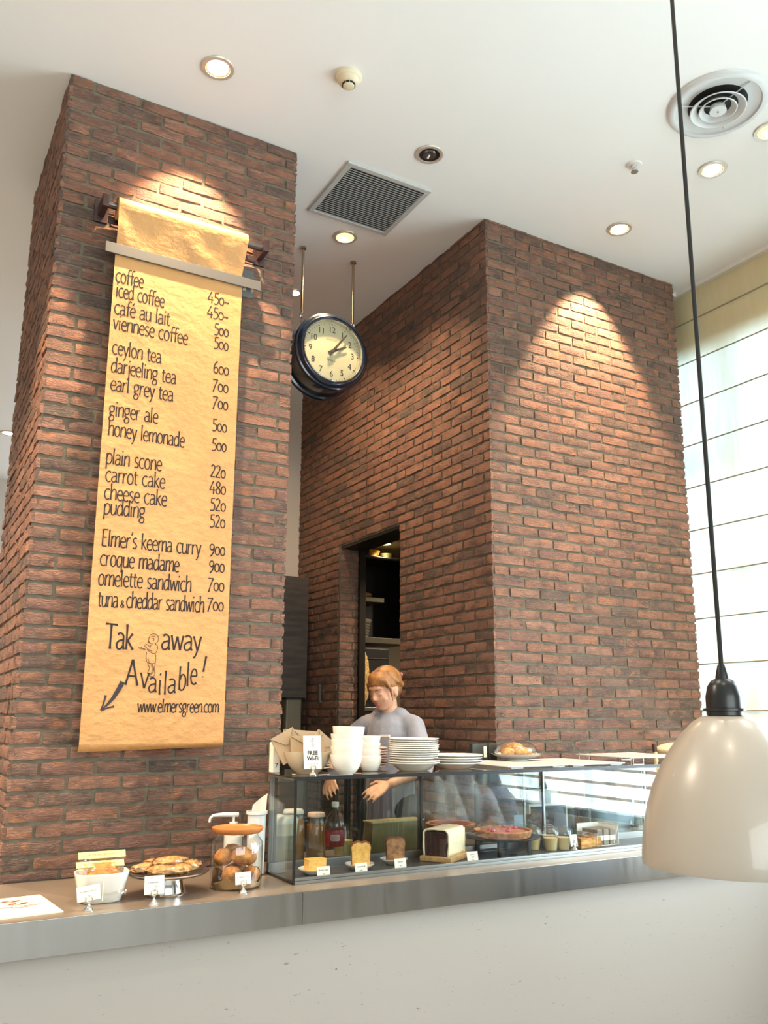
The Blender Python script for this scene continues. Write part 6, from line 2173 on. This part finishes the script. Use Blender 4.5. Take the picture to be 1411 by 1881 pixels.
def seated(loc, rz, label, top, topm, hairc, lean=0.0, mask=True, tag_='a'):
    p = thing('person', label, 'person', loc, rz)
    Mh = Matrix.Translation((0, -0.03 - lean * 1.2, 1.075 - lean * 0.25)) @ Matrix.Rotation(R(14) + lean, 4, 'X')
    b = MB()
    b.capsule((0, 0.0, 0.56), (0, -lean * 0.6, 0.80), 0.125, 0.115)
    b.capsule((0, -lean * 0.6, 0.80), (0, -lean * 0.9, 0.92), 0.115, 0.115)
    b.capsule((-0.11, -lean, 0.975), (0.11, -lean, 0.975), 0.056, 0.056)
    b.capsule((0, -lean, 0.98), (0, -0.02 - lean * 1.1, 1.08), 0.050, 0.047)
    arms_ = {}
    for s in (-1, 1):
        sh_ = Vector((0.165 * s, -lean, 0.965))
        el = Vector((0.235 * s, -0.12 - lean, 0.74))
        wr_ = Vector((0.10 * s, -0.36 - lean, 0.795))
        arms_[s] = (sh_, el, wr_)
        b.capsule(sh_, el, 0.044, 0.037)
        b.capsule(el, wr_, 0.036, 0.025)
        hand_parts(b, wr_, (-0.3 * s, -0.9, -0.02), (0, 0, -1), curl=0.35)
        b.capsule((0.085 * s, -0.02, 0.535), (0.10 * s, -0.42, 0.535), 0.080, 0.056)
        b.capsule((0.10 * s, -0.42, 0.53), (0.10 * s, -0.40, 0.10), 0.056, 0.038)
        b.capsule((0.10 * s, -0.40, 0.045), (0.11 * s, -0.53, 0.033), 0.040, 0.030)
    head_parts(b, Mh)
    body = blob(b, 0.0075, 'body', skin, p, smooth=3)
    face_details(Mh, body, bpy.data.materials['brow_brown'], lips=not mask)
    c = MB()
    c.capsule((0, 0.0, 0.53), (0, -lean * 0.6, 0.80), 0.165, 0.155)
    c.capsule((0, -lean * 0.6, 0.80), (0, -lean * 0.9, 0.92), 0.150, 0.140)
    c.capsule((-0.13, -lean, 0.965), (0.13, -lean, 0.965), 0.075, 0.075)
    c.capsule((-0.05, 0.02 - lean, 1.02), (0.05, 0.02 - lean, 1.02), 0.062, 0.062)
    for s in (-1, 1):
        sh_, el, wr_ = arms_[s]
        c.capsule(sh_, el, 0.066, 0.060)
        c.capsule(el, el.lerp(wr_, 0.92), 0.058, 0.045)
    blob(c, 0.010, top, topm, p, smooth=4)
    hd = MB()
    hd.m = Mh
    hd.ball((0, 0.026, 0.118), (0.084, 0.094, 0.086), 24, 16)
    hd.ball((0, 0.045, 0.045), (0.074, 0.062, 0.080), 20, 14)
    hd.ball((0, -0.018, 0.150), (0.072, 0.070, 0.048), 20, 12)
    for k in range(9):
        u = -1 + 2 * k / 8
        hd.tube([(0.03 * u, -0.02, 0.194), (0.062 * u, -0.078 + 0.028 * u * u, 0.155), (0.078 * u, -0.092 + 0.052 * u * u, 0.116)], [0.010, 0.012, 0.004], 8)
    blob(hd, 0.006, 'hair', pbr('hair_' + tag_, hairc, 0.5, var=0.3, vscale=60), p, smooth=2)
    if mask:
        m = MB()
        m.m = Mh
        m.grid(lambda u, v: ((u - 0.5) * 0.130 * (1 - 0.12 * v), -0.109 + 0.34 * abs(u - 0.5) ** 2.1 * 1.05 + 0.012 * v * v, 0.078 - 0.085 * v + 0.003 * math.sin(v * 14)), 20, 14)
        mo = m.obj('face_mask', M['white'], p, smooth=70)
    t = MB()
    t.capsule((-0.05, 0.0, 0.55), (0.05, 0, 0.55), 0.122, 0.122)
    for s in (-1, 1):
        t.capsule((0.085 * s, -0.02, 0.540), (0.10 * s, -0.42, 0.540), 0.088, 0.068)
        t.capsule((0.10 * s, -0.42, 0.53), (0.10 * s, -0.40, 0.13), 0.066, 0.056)
    blob(t, 0.011, 'trousers', pbr('trousers_' + tag_, (60, 64, 78), 0.85), p, smooth=3)
    f_ = MB()
    for s in (-1, 1):
        f_.capsule((0.10 * s, -0.39, 0.050), (0.11 * s, -0.54, 0.038), 0.048, 0.036)
    blob(f_, 0.009, 'shoes', M['white'], p, smooth=2)
    return p


C1 = Vector((4.12, 0.55, 0))
seated(C1, R(200), 'seated customer in white hoodie and face mask, reflected in the case glass', 'hoodie', pbr('white_hoodie', (232, 230, 224), 0.85, bump=0.004, bscale=12), (60, 44, 36), tag_='a')
chair(C1 + Vector((0, 0, 0)), R(200), 'brown cafe chair under the customer in the white hoodie')
C2 = Vector((4.05, 1.75, 0))
seated(C2, R(-25), 'seated customer in pale blue shirt leaning forward, reflected in the case glass', 'shirt', pbr('pale_blue_shirt', (170, 194, 226), 0.85, bump=0.004, bscale=12), (34, 28, 26), lean=0.12, mask=False, tag_='b')
chair(C2, R(-25), 'brown cafe chair under the customer in the pale blue shirt')
t = thing('cafe_table', 'white cafe table between the two seated customers', 'table', (4.12, 1.15, 0))
MB().rbox((-0.34, -0.27, 0.715), (0.34, 0.27, 0.745), 0.006).obj('table_top', M['white'], t)
MB().lathe([(0.001, 0), (0.21, 0), (0.21, 0.012), (0.03, 0.025), (0.025, 0.7145), (0.001, 0.7145)], 40).obj('pedestal', M['darkmetal'], t, smooth=45)
chair(Vector((2.55, 0.25, 0)), R(-20), 'empty brown cafe chair nearest the counter')
